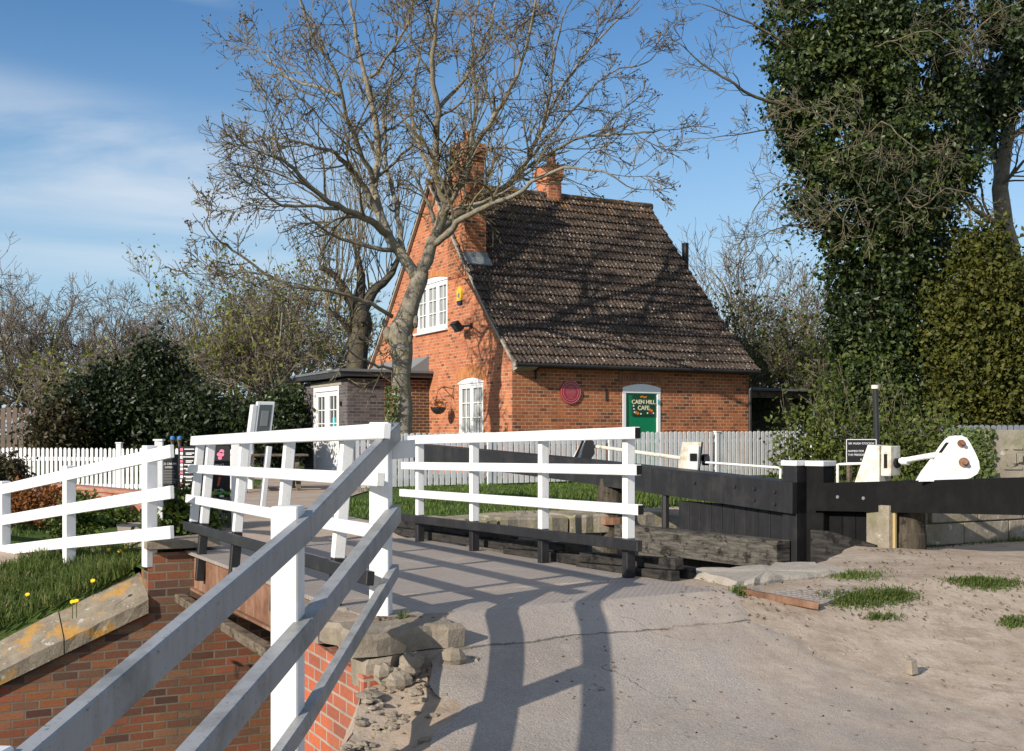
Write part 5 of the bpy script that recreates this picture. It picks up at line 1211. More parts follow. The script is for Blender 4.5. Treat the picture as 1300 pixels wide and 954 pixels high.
m.build('printed_lines', M['printw'], t); m2_.build('ice_picture', M['pink'], t)
t, c, w_, h_, x, n_ = flatboard('menu_board', 258.5, 292, 566, 632, 13.9, 'black picture board showing ice cream cones beside a white post', M['chalk'])
def spot(m, u, v, rx, rz): m.prism([c+n_*.013+x*(w_*u+rx*math.cos(k*.5236))+UP*(h_*v+rz*math.sin(k*.5236)) for k in range(12)], n_*.002)
m = MB(); m.prism([c+n_*.013+x*(w_*u)+UP*(h_*v) for u, v in ((-.17, .36), (-.25, .36), (-.21, .19))], n_*.002); m.build('cone_picture', M['buffp'], t)
m = MB(); spot(m, -.21, .40, .02, .025); spot(m, -.2, .04, .035, .03); spot(m, .2, .01, .03, .02); spot(m, -.3, -.47, .03, .015); spot(m, .2, -.47, .03, .015); m.build('scoop_picture', M['printw'], t)
m = MB(); spot(m, .15, .33, .045, .03); spot(m, .2, .39, .03, .025); spot(m, .13, .26, .025, .02); m.build('scoop_picture', M['pink'], t)
m = MB(); m.prism([c+n_*.013+x*(w_*u)+UP*(h_*v) for u, v in ((.02, -.28), (.1, -.27), (.17, -.10), (.08, -.10))], n_*.002); m.build('lolly_picture', M['redp'], t)
m = MB()
for k in range(10): spot(m, -.45+.1*k, -.40+.02*math.sin(k*2), .022, .018)
m.build('leaf_border', M['greenp'], t)
text('lettering', 'open daily til 5', .03, c+UP*h_*.135+n_*.014, x, UP, M['printw'], t, .001); text('lettering', 'from 80p', .03, c-UP*h_*.345+x*.03+n_*.014, x, UP, M['printw'], t, .001)
wp = P(294, 600, 13.75); m = MB(); m.beam(Vector((wp.x+.05, wp.y, -.2)), Vector((wp.x+.05, wp.y, CZ-(563-HY)/F*13.75)), .10, .10, Vector((1, .2, 0))); o = m.build('gate_post', M['white']); tag(o, 'square white post at the right edge of the ice cream picture board', 'post')
wp = P(202, 600, 13.0); m = MB(); m.beam(Vector((wp.x, wp.y, -.2)), Vector((wp.x, wp.y, CZ-(560-HY)/F*13.0)), .09, .09, Vector((1, .2, 0))); m.boxv(Vector((wp.x, wp.y, CZ-(560-HY)/F*13.0+.01)), Vector((.055, 0, 0)), Vector((0, .055, 0)), UP*.01); o = m.build('gate_post', M['white']); tag(o, 'slim white post with flat cap left of the small ICE CREAM board', 'post')
for px, Y in ((219, 22.5), (228, 22.7)):
    p = P(px, 562, Y); m = MB(); m.tube([Vector((p.x, p.y, -.1)), p, p+UP*.05, p+UP*.1], [.03, .03, .06, .01], 8); 
    t = empty('ornament_post', Vector((p.x, p.y, -.1)), 'left one of two blue topped ornaments above the picket fence' if px == 219 else 'right one of two blue topped ornaments above the picket fence', 'ornament', 'blue topped ornaments')
    m.build('stake', M['oldwood'], t); m = MB(); m.tube([p+UP*.02, p+UP*.07, p+UP*.11, p+UP*.13], [.02, .045, .045, .015], 10); m.build('finial', M['bluepot'], t)
# notice board on two posts
nbp = P(318, 540, 16.0); t = empty('notice_board', Vector((nbp.x, nbp.y, 0)), 'leaning white framed notice board with a glazed poster on tall posts', 'notice board')
x = Vector((math.cos(.9), math.sin(.9), 0)); x = Vector((.83, .56, 0)).normalized(); n_ = Vector((x.y, -x.x, 0)); up_ = (UP+x*.13).normalized()
m = MB(); b_ = Vector((nbp.x-.13, nbp.y, .1)); m.beam(b_, b_+up_*(CZ+(HY-513)*16/F-.1), .11, .07, x); m.build('post', M['white'], t)
m = MB(); m.beam(b_+x*.30+UP*-.1, b_+x*.30+up_*(.85), .09, .07, x); m.build('post', M['white'], t)
cc = b_+x*.16+up_*1.23+n_*.02; m = MB(); m.boxv(cc, x*.13, n_*.03, up_*.26); m.build('frame', M['white_smooth'], t); m = MB(); m.boxv(cc+n_*.031, x*.095, n_*.003, up_*.215); m.build('poster_backing', M['poster'], t)
m = MB(); m.boxv(cc+n_*.036+up_*.02, x*.055, n_*.002, up_*.11)
m.build('poster', M['printw'] if False else M['grey_metal'], t)
# picnic table
pt_ = PX(342, 22.0, -.0); t = empty('picnic_table', pt_, 'dark timber picnic table on the path beyond the bridge', 'table'); xa = Vector((.95, .3, 0)).normalized(); ya = Vector((-.3, .95, 0)).normalized()
m = MB()
for k in range(5): m.boxv(pt_+UP*.72+ya*(-.3+.15*k), xa*.7, ya*.068, UP*.02)
m.build('table_top', M['oldwood'], t)
for s_ in (-1, 1):
    m = MB(); m.boxv(pt_+UP*.43+ya*.62*s_, xa*.7, ya*.12, UP*.02); m.build('seat', M['oldwood'], t)
    m = MB(); m.beam(pt_+xa*.5*s_+ya*.55+UP*0, pt_+xa*.5*s_+ya*.15+UP*.7, .05, .09, xa); m.beam(pt_+xa*.5*s_-ya*.55+UP*0, pt_+xa*.5*s_-ya*.15+UP*.7, .05, .09, xa); m.boxv(pt_+xa*.5*s_+UP*.38, xa*.02, ya*.7, UP*.045); m.build('leg', M['oldwood'], t)
#PART4
# ================================================================== MAIN TREE
def PT(px, py, dy, Y0=25.6): return P(px, py, Y0+dy)
def curve(pts, n=3):
    """smooth polyline through 3D points (Catmull-Rom) with a slight wobble"""
    pts = [Vector(p) for p in pts]; out = []
    for i in range(len(pts)-1):
        p0 = pts[max(0, i-1)]; p1 = pts[i]; p2 = pts[i+1]; p3 = pts[min(len(pts)-1, i+2)]
        for k in range(n):
            t = k/n; q = .5*((2*p1)+(p2-p0)*t+(2*p0-5*p1+4*p2-p3)*t*t+(3*p1-p0-3*p2+p3)*t**3)
            out.append(q+Vector((random.gauss(0, 1), random.gauss(0, 1), random.gauss(0, 1)))*.018)
    return out+[pts[-1]]
mt = empty('bare_tree', PT(514, 616, 0), 'big bare budding tree with ivy at its foot standing before the cottage gable', 'tree')
T = Tree()
tr_ = curve([PT(514, 620, 0), PT(512, 580, 0), PT(511, 540, 0), PT(510, 500, 0), PT(510, 462, 0), PT(507, 438, 0), PT(509, 418, 0), PT(520, 392, 0), PT(528, 368, 0), PT(534, 346, 0)], 2)
rad = [.31, .265, .245, .235, .225, .22, .215, .21, .22, .24, .265, .28, .27, .24, .21, .195, .19, .19, .185]
T.big.tube(tr_, rad[:len(tr_)], 16)
for px, py, r in ((527, 408, .11), (492, 425, .13), (500, 448, .12), (520, 430, .1), (488, 410, .07)):    # burrs
    rock(T.big, PT(px, py, -.08), (r*.8, r*.8, r*1.3))
KW = dict(wander=.17, up=.035, rmin=.0085, ratio=(.42, .68), kids=(4, 6), ang=(.45, .95))
LB = [  # points (px, py, depth offset), r0, r1, kids
 ([(530, 352, 0), (512, 328, .1), (494, 300, .3), (481, 268, .5), (476, 235, .8), (480, 190, 1.0), (474, 140, 1.2), (462, 90, 1.4), (450, 30, 1.5), (440, -30, 1.6)], .17, .03, 15, (1.2, 2.2)),
 ([(484, 274, .5), (462, 240, .2), (444, 212, -.2), (425, 196, -.6), (400, 186, -1.0), (362, 176, -1.4)], .10, .02, 10, (1.2, 2.1)),
 ([(492, 298, .3), (470, 280, -.3), (440, 266, -.9), (408, 250, -1.4), (372, 215, -1.9), (355, 202, -2.2), (335, 194, -2.5)], .11, .02, 13, (1.2, 2.0)),
 ([(476, 235, .8), (462, 200, .3), (440, 150, -.4), (430, 100, -.9), (400, 50, -1.3), (380, 0, -1.6)], .08, .02, 11, (1.2, 2.1)),
 ([(512, 328, .1), (508, 290, .6), (500, 250, 1.1), (490, 200, 1.7), (488, 140, 2.1), (500, 80, 2.5), (505, 10, 2.8)], .08, .02, 11, (1.1, 2.0)),
 ([(534, 348, 0), (545, 318, 0), (556, 290, -.1), (565, 262, -.2), (562, 245, -.3), (553, 222, -.5), (553, 190, -.7), (556, 140, -1.0), (548, 90, -1.3), (553, 30, -1.6), (560, -30, -1.8)], .18, .03, 15, (1.2, 2.1)),
 ([(566, 262, -.2), (580, 240, -.4), (592, 222, -.6), (600, 190, -.9), (622, 160, -1.2), (650, 110, -1.6), (668, 60, -1.9), (680, 0, -2.2)], .11, .02, 13, (1.2, 2.0)),
 ([(552, 300, -.1), (568, 284, .3), (590, 268, .8), (620, 255, 1.3), (645, 235, 1.7), (668, 205, 2.1), (690, 160, 2.6), (715, 110, 3.0), (750, 60, 3.4), (790, 20, 3.8)], .12, .02, 15, (1.2, 2.1)),
 ([(640, 238, 1.6), (665, 216, 1.2), (700, 193, .8), (740, 175, .5), (780, 170, .2), (830, 168, 0)], .06, .018, 11, (1.0, 1.8)),
 ([(548, 312, 0), (570, 296, -.5), (588, 278, -.9), (615, 262, -1.4), (650, 250, -1.9), (690, 222, -2.4), (730, 212, -2.8), (780, 225, -3.2)], .10, .018, 8, (1.0, 1.8)),
 ([(548, 220, -.5), (530, 180, .1), (522, 130, .7), (530, 80, 1.1), (545, 10, 1.5)], .07, .02, 9, (1.1, 1.9)),
 ([(592, 222, -.6), (600, 170, .2), (605, 120, .9), (600, 60, 1.5), (610, -10, 2.0)], .07, .02, 10, (1.1, 1.9)),
 ([(668, 205, 2.1), (705, 165, 2.6), (735, 130, 2.9), (770, 95, 3.1), (820, 80, 3.3)], .05, .015, 9, (1.0, 1.8)),
 ([(498, 402, 0), (470, 386, -.5), (430, 372, -1.0), (385, 366, -1.5), (345, 352, -1.9), (305, 325, -2.3), (280, 308, -2.6), (262, 282, -2.9)], .06, .015, 8, (.8, 1.3)),
 ([(345, 352, -1.9), (315, 345, -2.1), (290, 352, -2.3), (265, 348, -2.5)], .03, .012, 6, (.7, 1.2)),
 ([(502, 470, 0), (486, 466, -.4), (470, 462, -.6), (452, 452, -.9), (430, 430, -1.3), (410, 405, -1.7)], .045, .012, 6, (.6, 1.1)),
 ([(430, 266, -1.0), (400, 262, -1.6), (360, 262, -2.1), (335, 245, -2.6), (322, 228, -2.9)], .05, .013, 10, (1.0, 1.6)),
 ([(470, 100, 1.3), (500, 60, .8), (520, 20, .4), (530, -20, .1)], .05, .015, 8, (1.0, 1.6)),
 ([(556, 140, -1.0), (590, 100, -.6), (615, 50, -.2), (630, 0, .2)], .06, .015, 9, (1.0, 1.8)),
 ([(690, 160, 2.6), (700, 110, 2.0), (705, 60, 1.5), (720, 10, 1.0)], .05, .015, 9, (1.0, 1.8)),
 ([(430, 120, -.8), (400, 110, -.3), (360, 95, .3), (340, 72, .8), (330, 62, 1.0)], .05, .013, 10, (1.0, 1.6)),
]
for pts, r0, r1, k, Lk in LB:
    T.limbs(curve([PT(*p) for p in pts], 3), r0*.82, r1, k, Lk, 2, .15, **KW)
T.big.build('trunk', M['bark'], mt, True); T.fine.build('branches', M['twig'], mt)
tp = np.array([tuple(x) for x in T.tips]); print('main tree tips', len(tp))
kk = NP.integers(0, len(tp), 7000); p = tp[kk]+NP.normal(size=(7000, 3))*.04; q = NP.normal(size=(7000, 3)); leaf_mesh('buds', p, q, .048, M['bud'], mt, 1)
zc = NP.uniform(0, 1, 900); an = NP.uniform(2.6, 4.6, 900); c0 = np.array(tuple(PT(512, 560, 0)))
p = np.stack([c0[0]-.05+np.cos(an)*.32, c0[1]+np.sin(an)*.32, -.1+2.3*zc**1.3], 1); q = np.stack([np.cos(an), np.sin(an), 0*an+.2], 1); leaf_mesh('ivy', p, q, .085, M['ivyl'], mt, .5)
# ================================================================== BACKGROUND TREES, LEFT
GL = 'bare trees on the left horizon'
def bt(px, Y, top, label, **k):
    k.setdefault('kids', (5, 7)); k.setdefault('rmin', .010)
    b = PX(px, Y, -.2); h = (HY-top)/F*Y+CZ+.2; return crown_tree('bare_tree', b, h, label, group=GL, **k)
random.seed(21)
bt(-25, 44, 345, 'bare brown tree cut by the left edge of the photo', spread=.9, nl=8)
bt(62, 46, 332, 'tallest bare brown tree at the far left above the slatted fence', spread=.9, nl=10, kids=(6, 7))
bt(128, 50, 345, 'bare purple brown tree left of the dark evergreens', spread=.85, nl=9, kids=(5, 6))
bt(190, 44, 350, 'bare tree rising directly behind the dark evergreens', spread=.8, nl=8)
bt(250, 48, 336, 'bare fine-twigged tree right of the dark evergreens', spread=.7, nl=9, kids=(5, 6))
bt(305, 42, 345, 'tree with thin yellow green leaf behind the notice board', spread=.7, nl=8, leaf='spring', nleaf=1700, lsize=.13)
bt(362, 40, 335, 'yellow green budding tree left of the annexe roof', spread=.6, nl=8, leaf='spring', nleaf=1500, lsize=.13)
bt(95, 40, 420, 'small pale budding tree low in front of the bare left trees', spread=1.0, nl=6, leaf='spring', nleaf=900, lsize=.12)
# pollard
pb = PX(456, 38, -.1); t = empty('pollard_tree', pb, 'dark thick pollard with upright thin shoots behind the annexe roof', 'tree'); T = Tree()
def PP(px, py, dy=0): return P(px, py, 38+dy)
T.big.tube(curve([pb, PP(452, 480), PP(455, 440), PP(458, 410), PP(456, 385)], 2), [.42, .38, .36, .34, .34, .36, .38, .32, .24], 14)
random.seed(5)
for pts, r0 in (([(456, 400, 0), (440, 375, -.3), (425, 350, -.6), (405, 340, -.9)], .19), ([(458, 400, 0), (475, 370, .3), (492, 355, .5), (505, 330, .8)], .21), ([(456, 392, 0), (458, 350, .2), (452, 320, .4)], .2), ([(450, 430, 0), (432, 405, -.5), (415, 395, -.9)], .14)):
    c = curve([PP(*p_) for p_ in pts], 3); T.big.tube(c, [r0*(1-.6*i/(len(c)-1)) for i in range(len(c))], 10)
    for k in range(16):
        q_ = c[random.randint(2, len(c)-1)]; T.grow(q_, Vector((random.gauss(0, .35), random.gauss(0, .35), 1)), random.uniform(1.6, 3.6), .024, 0, 1, wander=.09, up=.12, rmin=.011, kids=(2, 4), ang=(.25, .6))
rock(T.big, PP(457, 405, -.1), (.36, .34, .55))
T.big.build('trunk', M['darkbark'], t, True); T.fine.build('branches', M['twig'], t)
for px, Y, top, lb in ((405, 44, 335, 'budding yellow tinged tree just left of the pollard'), (338, 47, 300, 'tall thin bare tree between the big tree boughs and the annexe')):
    bt(px, Y, top, lb, spread=.6, nl=8, leaf='spring', nleaf=1600, lsize=.14)
# evergreen mass
def E(px, py, Y, rx, rz, ry=None): c = P(px, py, Y); return ((c.x, c.y, c.z), (rx/F*Y, (ry or rx)/F*Y, rz/F*Y))
GE = 'dark evergreens behind the left picket fence'
bush('evergreen_bush', [E(192, 520, 31, 44, 52), E(196, 462, 31, 18, 24), E(215, 500, 31, 22, 30)], 17000, .12, 'holly', 'tallest dark evergreen with glossy leaves behind the left picket fence', 'bush', GE, zmin=-.2, clump=.5)
bush('evergreen_bush', [E(116, 532, 30.5, 40, 38), E(140, 505, 31, 28, 28)], 13000, .12, 'holly', 'broad dark evergreen left of the tallest one', 'bush', GE, zmin=-.2, clump=.5)
bush('evergreen_bush', [E(72, 548, 29.6, 24, 24), E(84, 530, 30, 16, 20)], 5000, .11, 'browneg', 'brown tinged bush in front of the slatted fence', 'bush', GE, zmin=-.2, clump=.5)
bush('evergreen_bush', [E(258, 545, 30, 38, 38), E(240, 525, 30.5, 26, 28)], 11000, .12, 'holly', 'dark ivy covered bush right of the tallest evergreen', 'bush', GE, zmin=-.2, clump=.5)
bush('evergreen_bush', [E(305, 552, 30, 28, 36)], 6000, .12, 'ivy', 'dark ivy covered bush behind the leaning notice board', 'bush', GE, zmin=-.2, clump=.5)
bush('evergreen_bush', [E(358, 545, 33, 24, 42), E(378, 525, 34, 12, 34)], 8000, .12, 'ivy', 'glossy ivy bush against the left side of the annexe', 'bush', GE, zmin=-.2, clump=.5)
# ================================================================== RIGHT TREES
random.seed(33)
GR = 'bare trees right of the cottage'
def br_(px, Y, top, label, **k):
    b = PX(px, Y, -.1); h = (HY-top)/F*Y+CZ+.1; return crown_tree('bare_tree', b, h, label, group=GR, **k)
br_(930, 50, 305, 'bare rounded tree just right of the roof verge', spread=.75, nl=9, kids=(5, 6))
br_(985, 46, 300, 'taller bare tree between the cottage and the ivy covered tree', spread=.6, nl=8, leaf='hedge', nleaf=900, lsize=.1)
br_(1032, 43, 330, 'bare tree tight against the ivy covered tree', spread=.5, nl=7, leaf='hedge', nleaf=1400, lsize=.1)
for px, Y, top, lb in ((962, 36, 400, 'young leafing tree leaning behind the lean-to'), (1003, 34, 385, 'young leafing tree with dark stems before the ivy tree'), (1040, 33, 420, 'slender leafing sapling left of the ivy trunk')):
    br_(px, Y, top, lb, spread=.45, nl=6, leaf='hedge', nleaf=1500, lsize=.11, r=.07, lmat='darkbark')
# ivy tree
ib = PX(1120, 30, 0); it = empty('ivy_tree', ib, 'huge tree smothered in dark ivy from ground to top of the photo', 'tree')
def E2(px, py, Y, rx, rz, ry=None): return E(px, py, Y, rx, rz, ry)
els = [E2(1112, 520, 29.6, 72, 60), E2(1118, 480, 30, 62, 90), E2(1115, 400, 30, 64, 85), E2(1120, 320, 30, 72, 75), E2(1095, 245, 29.5, 88, 70), E2(1155, 235, 30.5, 70, 60), E2(1085, 170, 30, 92, 65), E2(1165, 160, 30.5, 75, 60), E2(1060, 95, 30, 75, 65), E2(1140, 80, 30, 80, 70), E2(1055, 30, 30, 82, 60), E2(1150, 0, 30, 80, 70), E2(1195, 210, 30, 50, 35), E2(1182, 310, 31, 38, 60), E2(1178, 420, 31, 32, 70), E2(1090, -60, 30, 70, 70), E2(1010, 110, 29.5, 38, 50), E2(1195, 110, 31, 32, 28)]
p, q = clump_pts(els, 84000, .36, 50, .6); leaf_mesh('ivy', p, q, .125, M['ivy'], it, .55)
els2 = [(e_[0], tuple(x*1.06 for x in e_[1])) for e_ in els]; p, q = clump_pts(els2, 26000, .40, 45, .85); leaf_mesh('ivy', p, q, .115, M['ivy2'], it, .6)
random.seed(12); T = Tree()
T.big.tube(curve([ib, P(1118, 450, 30), P(1125, 350, 30), P(1115, 200, 30), P(1110, 60, 30), P(1100, -60, 30)], 2), [.55, .5, .46, .45, .42, .4, .36, .3, .24, .2, .15], 12)
def PI_(px, py, dy): return P(px, py, 30+dy)
for pts, r0 in (([(1040, 140, -.5), (975, 130, -1.3), (930, 105, -1.9), (890, 80, -2.3), (862, 55, -2.6)], .09), ([(1030, 80, -.5), (980, 45, -1), (940, 25, -1.4), (890, 5, -1.8)], .07), ([(1040, 190, -.6), (1000, 165, -1.5), (950, 170, -2.1), (905, 175, -2.6)], .05), ([(1060, 40, 0), (1000, 15, .5), (950, -10, .9), (900, -30, 1.3)], .08),
                ([(1090, 290, -1.5), (1045, 265, -2.1), (1010, 235, -2.6), (975, 245, -3), (955, 270, -3.2)], .04), ([(1095, 180, -2.4), (1120, 155, -3.0), (1150, 180, -3.3), (1180, 200, -3.4)], .035), ([(1100, 160, -2.4), (1085, 190, -3.0), (1060, 160, -3.3), (1030, 140, -3.4)], .03), ([(1150, 250, -2.2), (1170, 265, -2.9), (1200, 240, -3.2), (1240, 250, -3.3)], .04),
                ([(1110, 60, -2.4), (1140, 50, -3.0), (1180, 40, -3.2), (1210, 60, -3.3)], .035), ([(1130, 260, -2.3), (1110, 275, -2.9), (1090, 250, -3.2), (1070, 280, -3.3)], .03), ([(1060, 300, -1.5), (1020, 285, -2.2), (990, 290, -2.6), (965, 300, -3)], .04), ([(1170, 90, 0), (1220, 60, -.5), (1260, 20, -1), (1300, 0, -1.3)], .07)):
    T.limbs(curve([PI_(*p_) for p_ in pts], 3), r0*.6, .010, 8, (.8, 1.7), 2, .12, wander=.24, up=.0, rmin=.0075, kids=(3, 5), ang=(.5, 1.1))
T.big.build('trunk', M['twigdark'], it, True); T.fine.build('branches', M['twigdark'], it)
# right bare tree with ivy bough
rb = PX(1335, 31, 0); t = empty('bare_tree', PX(1290, 33, 0), 'tall bare tree with ivy clad boughs at the right edge', 'tree', GR); T = Tree()
def PR(px, py, dy=0): return P(px, py, 33+dy)
c = curve([PX(1292, 33, 0), PR(1292, 430), PR(1285, 340), PR(1275, 290), PR(1270, 240), PR(1278, 180), PR(1285, 120), PR(1290, 40), PR(1300, -40)], 2); T.big.tube(c, [.36-.017*i for i in range(len(c))], 12)
for pts, r0 in (([(1274, 285, 0), (1245, 272, -.3), (1225, 255, -.5), (1195, 262, -.8)], .1), ([(1270, 235, 0), (1262, 190, .3), (1255, 120, .6), (1258, 50, .9), (1250, -20, 1.2)], .13), ([(1258, 130, .5), (1235, 90, .9), (1225, 40, 1.2), (1215, -20, 1.5)], .08), ([(1278, 180, 0), (1310, 150, -.4), (1340, 100, -.8)], .1), ([(1255, 100, .6), (1235, 50, -.2), (1205, 20, -.8), (1180, -10, -1.2)], .07), ([(1268, 240, 0), (1290, 215, -.8), (1320, 190, -1.5)], .07)):
    T.limbs(curve([PR(*p_) for p_ in pts], 3), r0, .02, 10, (1.2, 2.4), 2, .1, wander=.2, up=.02, rmin=.011, kids=(4, 6))
T.big.build('trunk', M['bark'], t, True); T.fine.build('branches', M['twig'], t)
p, q = clump_pts([E(1262, 120, 32, 34, 45), E(1290, 60, 32, 34, 50), E(1245, 160, 32, 24, 26), E(1285, 20, 32, 30, 40)], 8000, .4, 45, .5); leaf_mesh('ivy', p, q, .16, M['ivy'], t, .55)
# yew / conifers
GC = 'evergreens behind the right lock gate'
bush('conifer', [E(1248, 400, 28.4, 40, 100), E(1215, 430, 28.6, 34, 80), E(1275, 420, 28.4, 36, 85), E(1243, 325, 28.5, 22, 42), E(1238, 500, 28.6, 46, 56)], 26000, .11, 'yew', 'tall olive green conifer right of the ivy covered tree', 'conifer', GC, zmin=0, clump=.6)
bush('conifer', [E(1320, 440, 28.6, 44, 80), E(1303, 390, 29, 30, 60), E(1315, 500, 28.6, 44, 56)], 11000, .11, 'yew', 'dark olive conifer filling the right edge', 'conifer', GC, zmin=0, clump=.6)
bush('evergreen_bush', [E(1250, 500, 30.5, 48, 50), E(1208, 510, 30, 34, 40)], 12000, .10, 'hedge', 'dense green bush below the olive conifer', 'bush', GC, zmin=0, clump=.5)
bush('evergreen_bush', [E(1320, 500, 30.5, 44, 50)], 6000, .10, 'hedge', 'dense green bush at the right edge above the board fence', 'bush', GC, zmin=0, clump=.5)
GS = 'thin scrub stems in front of the board fence'
random.seed(8)
for i, (px, Y, top, lb) in enumerate(((1022, 27.0, 470, 'leafy scrub at the right end of the grey picket fence'), (1060, 26.4, 455, 'leafy scrub directly left of the slim dark pole'), (1098, 26.2, 470, 'leafy scrub behind the black name board'), (1140, 25.9, 450, 'leafy scrub between the pole and the white gear quadrant'), (1175, 25.7, 465, 'leafy scrub behind the white gear quadrant'))):
    b = PX(px, Y, 0); t = empty('scrub', b, lb, 'shrub', GS); T = Tree()
    for k in range(7):
        T.grow(b+Vector((random.gauss(0, .35), random.gauss(0, .2), 0)), Vector((random.gauss(0, .13), random.gauss(0, .12), 1)), random.uniform(.9, (HY-top)/F*Y+.5), .016, 0, 1, wander=.09, up=.05, rmin=.008, kids=(3, 5), ang=(.25, .6))
    T.fine.build('stem', M['twigdark'], t); (T.big.build('stem', M['twig'], t) if T.big.v else None)
    tp = np.array([tuple(x) for x in T.tips]); n = 1500; k_ = NP.integers(0, len(tp), n); p = tp[k_]*np.array([1, 1, 1])+NP.normal(size=(n, 3))*.2; p[:, 2] = b.z+(p[:, 2]-b.z)*NP.uniform(.2, 1, n); leaf_mesh('foliage', p, NP.normal(size=(n, 3)), .10, M['hedge'], t, 1)
# distant wood closing the horizon
p, q = clump_pts([((x, 75+8*math.sin(x), 1.5), (9, 5, 4.5+1.2*math.sin(x*.7))) for x in range(-60, 70, 8)], 30000, 1.3, 40, .4); o = leaf_mesh('distant_wood', p, q, .5, M['browneg'], None, .8, origin=(0, 75, -1)); tag(o, 'hazy mass of distant trees closing the view behind everything', 'wood', kind='stuff')
# ================================================================== GARDEN SHRUBS behind left fence
GG = 'garden shrubs behind the left post and rail fence'
bush('shrub', [E(60, 645, 16.8, 44, 27, 24), E(30, 640, 17.2, 26, 20, 20)], 3500, .065, 'rustleaf', 'rusty orange shrub behind the left fence', 'shrub', GG, zmin=-.5, clump=.16, stems=False)
bush('shrub', [E(118, 668, 15.2, 44, 30, 30), E(148, 672, 15.0, 24, 26, 22), E(98, 655, 15.4, 26, 20)], 8000, .055, 'greenshrub', 'rounded green shrub in front of the low brick wall', 'shrub', GG, zmin=-.5, clump=.15, stems=False)
bush('shrub', [E(8, 606, 19.5, 20, 20, 20)], 2500, .07, 'browneg', 'twiggy brownish shrub at the left edge before the white pickets', 'shrub', GG, zmin=-.4, clump=.2)
bush('shrub', [E(222, 655, 13.3, 30, 36, 24), E(248, 660, 13.5, 26, 30, 22), E(205, 668, 13.1, 20, 22)], 6000, .055, 'greenshrub', 'leafy green shrub below the ICE CREAM board', 'shrub', GG, zmin=-.3, clump=.15)
bush('shrub', [E(283, 650, 14.2, 18, 22, 16)], 1500, .045, 'greenshrub', 'low plant with pale blue flowers under the picture board', 'shrub', GG, zmin=-.2, clump=.1, stems=False)
c = P(285, 648, 14.1); p = NP.normal(size=(420, 3))*np.array([.10, .08, .09])+np.array(tuple(c)); o = leaf_mesh('flowers', p, NP.normal(size=(420, 3)), .028, M['blueflower'], bpy.data.objects['shrub.004'] if 'shrub.004' in bpy.data.objects else None, 1)
# ================================================================== GRASS
def scatter(n, s0, s1, t0, t1, zf, cond=None, clump=0):
    s_ = NP.uniform(s0, s1, n); t_ = NP.uniform(t0, t1, n); out = []
    for a, b in zip(s_, t_):
        if cond and not cond(a, b): continue
        out.append(tuple(L(a, b, zf(a, b)-.01)))
    return np.array(out)
def fbm(s, t): return .5+.25*math.sin(s*1.7+2*math.sin(t*1.1))+.25*math.sin(t*2.3+1.7*math.sin(s*1.9+.5))
p = scatter(46000, -3.5, 2.1, 12.0, 15.0, z_far, lambda s, t: random.random() < .35+.65*fbm(s*2, t*2) and not (t > 14.5 and s > .2))
blades('grass', p, .23, M['grass'], None, .007, .9, 'lush green grass on the sloping bank below the left fence', 'stuff')
p = scatter(4500, -3.5, 2.1, 12.05, 14.5, z_far, lambda s, t: fbm(s*2.3+4, t*2+1) > .5)
blades('grass', p, .22, M['strawgrass'], None, .004, .9, 'dry straw coloured grass blades among the bank grass', 'stuff')
def path_mask(s, t):
    rows = [(11.9, 2.3, 5.1), (13.5, 2.1, 5.2), (15.8, 2.4, 5.3), (18.5, 4, 6.2), (22, 6, 8.3), (25.5, 7.2, 9.6), (33, 6.6, 10.2)]
    for (ta, a0, a1), (tb, b0, b1) in zip(rows[:-1], rows[1:]):
        if ta <= t <= tb: f = (t-ta)/(tb-ta); return a0+(b0-a0)*f-.1 < s < a1+(b1-a1)*f+.1
    return False
p = scatter(60000, 4.9, 22, 13.2, 24.5, z_far, lambda s, t: not path_mask(s, t) and t > 13.75+.35*math.sin(s*1.3)+max(0, (7-s))*.15 and random.random() < .25+.75*fbm(s, t) and not (s < 9 and fbm(s*.9+1, t*.8) < .18))
blades('grass', p, .085, M['lawn'], None, .009, .6, 'mown lawn between the lock and the grey picket fence', 'stuff')
p = scatter(9000, -6, 4.2, 17, 23.5, z_far, lambda s, t: not path_mask(s, t)); blades('grass', p, .16, M['grass'], None, .01, .6, 'tufty grass along the foot of the white picket fence', 'stuff')
p = scatter(9000, 9.15, 16, 8.56, 9.05, lambda s, t: .57); blades('grass', p, .10, M['grass'], None, .007, .6, 'grass growing on top of the right retaining wall', 'stuff')
p = scatter(9000, 9.2, 30, 14.2, 17.5, z_far); blades('grass', p, .2, M['grass'], None, .01, .6, 'long grass on the far lock side behind the white gear quadrant', 'stuff')
def tuft(px, py, rx, ry, n, h, label):
    out = []
    for _ in range(n):
        a = random.gauss(0, .42); b = random.gauss(0, .42); g = ghit(px+a*rx, py+b*ry, zn2); out.append((g.x, g.y, g.z-.01))
    return blades('grass', np.array(out), h, M['grass'], None, .0045, .9, label, 'stuff')
random.seed(4)
tuft(1092, 762, 75, 12, 1900, .055, 'largest green grass patch beside the steel access plate'); tuft(1128, 757, 40, 10, 900, .06, 'thick end of the grass patch right of the access plate')
tuft(1088, 731, 50, 7, 900, .05, 'thin grass patch in front of the lock gate posts'); tuft(1262, 742, 62, 9, 1200, .05, 'grass patch at the right edge below the stone wall'); tuft(1286, 792, 22, 9, 500, .05, 'grass patch at the lower right edge')
tuft(1120, 785, 26, 5, 200, .05, 'sparse grass blades in the earth above the stone stub'); tuft(940, 752, 14, 6, 170, .07, 'small tuft at the left corner of the access plate'); tuft(1235, 738, 40, 5, 400, .05, 'short grass strip left of the right edge patch')
tuft(512, 784, 9, 5, 70, .06, 'tiny tuft at the foot of the tall white corner post')
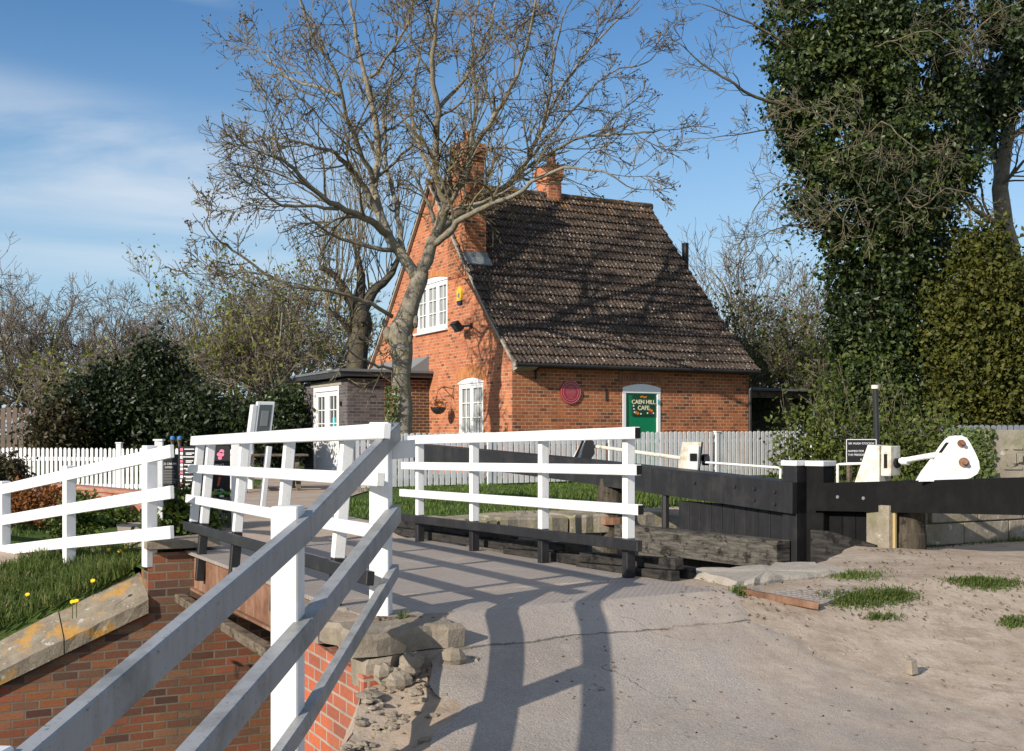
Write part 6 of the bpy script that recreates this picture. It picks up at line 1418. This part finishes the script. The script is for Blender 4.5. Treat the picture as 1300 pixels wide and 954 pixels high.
def dand(pts, zf):
    for i, (px, py, lb) in enumerate(pts):
        g = ghit(px, py, zf); t = empty('dandelion', g, lb, 'flower', 'yellow dandelions on the grass bank'); hgt = .15
        m = MB(); m.tube([g, g+UP*hgt], .004, 5); m.build('stalk', M['hedge'], t); m = MB(); disc(m, g+UP*hgt, Vector((.1, -.6, .8)), .022, .012, 12); m.build('flower_head', M['yellow'], t)
dand([(138, 716, 'dandelion nearest the middle fence post on the bank'), (152, 718, 'dandelion just right of the one by the middle fence post'), (160, 714, 'dandelion furthest right in the upper grass'), (35, 775, 'dandelion alone low in the left grass'), (92, 786, 'left dandelion of the pair above the coping'), (97, 785, 'right dandelion of the pair above the coping'), (118, 758, 'dandelion half way down the grass bank')], z_far)
m = MB(); random.seed(6)
for i in range(260):
    px = random.uniform(600, 1295); py = random.uniform(715, 860)
    if px < 900 and random.random() < .8: continue
    g = ghit(px, py, zn2)
    if px > 1030 and 1 or px > 900: r = random.choice((.006, .008, .012, .02)); rock(m, (g.x, g.y, g.z), (r, r*.8, r*.6))
o = m.build('pebbles', M['rubble']); tag(o, 'loose small stones scattered on the trodden earth', 'stones', kind='stuff')
random.seed(9); out = []
for i in range(1500):
    if i < 700: px, py = random.gauss(1090, 45), random.gauss(706, 6)
    elif i < 1100: px, py = random.uniform(860, 1300), random.uniform(716, 790)
    elif i < 1300: px, py = random.uniform(480, 560), random.uniform(785, 880)
    else: px, py = random.uniform(700, 1300), random.uniform(730, 950)
    if py < 698: continue
    g = ghit(px, py, zn2); s_, t_ = ST(g)
    if t_ > 8.5 or (t_ > 7.28 and s_ < 8.0): continue
    out.append((g.x, g.y, g.z+.012))
q = NP.normal(size=(len(out), 3))*.5+np.array([0, 0, 1.2]); o = leaf_mesh('leaf_litter', np.array(out), q, .022, M['litter'], None, .2); tag(o, 'dead leaves and bits littering the trodden earth near the gate', 'litter', kind='stuff')
# faint lichen of moss clumps along the foot of the stone wall
p = scatter(700, 9.2, 14, 8.38, 8.52, z_near); blades('grass', p, .07, M['grass'], None, .005, .9, 'weeds along the foot of the right retaining wall', 'stuff')
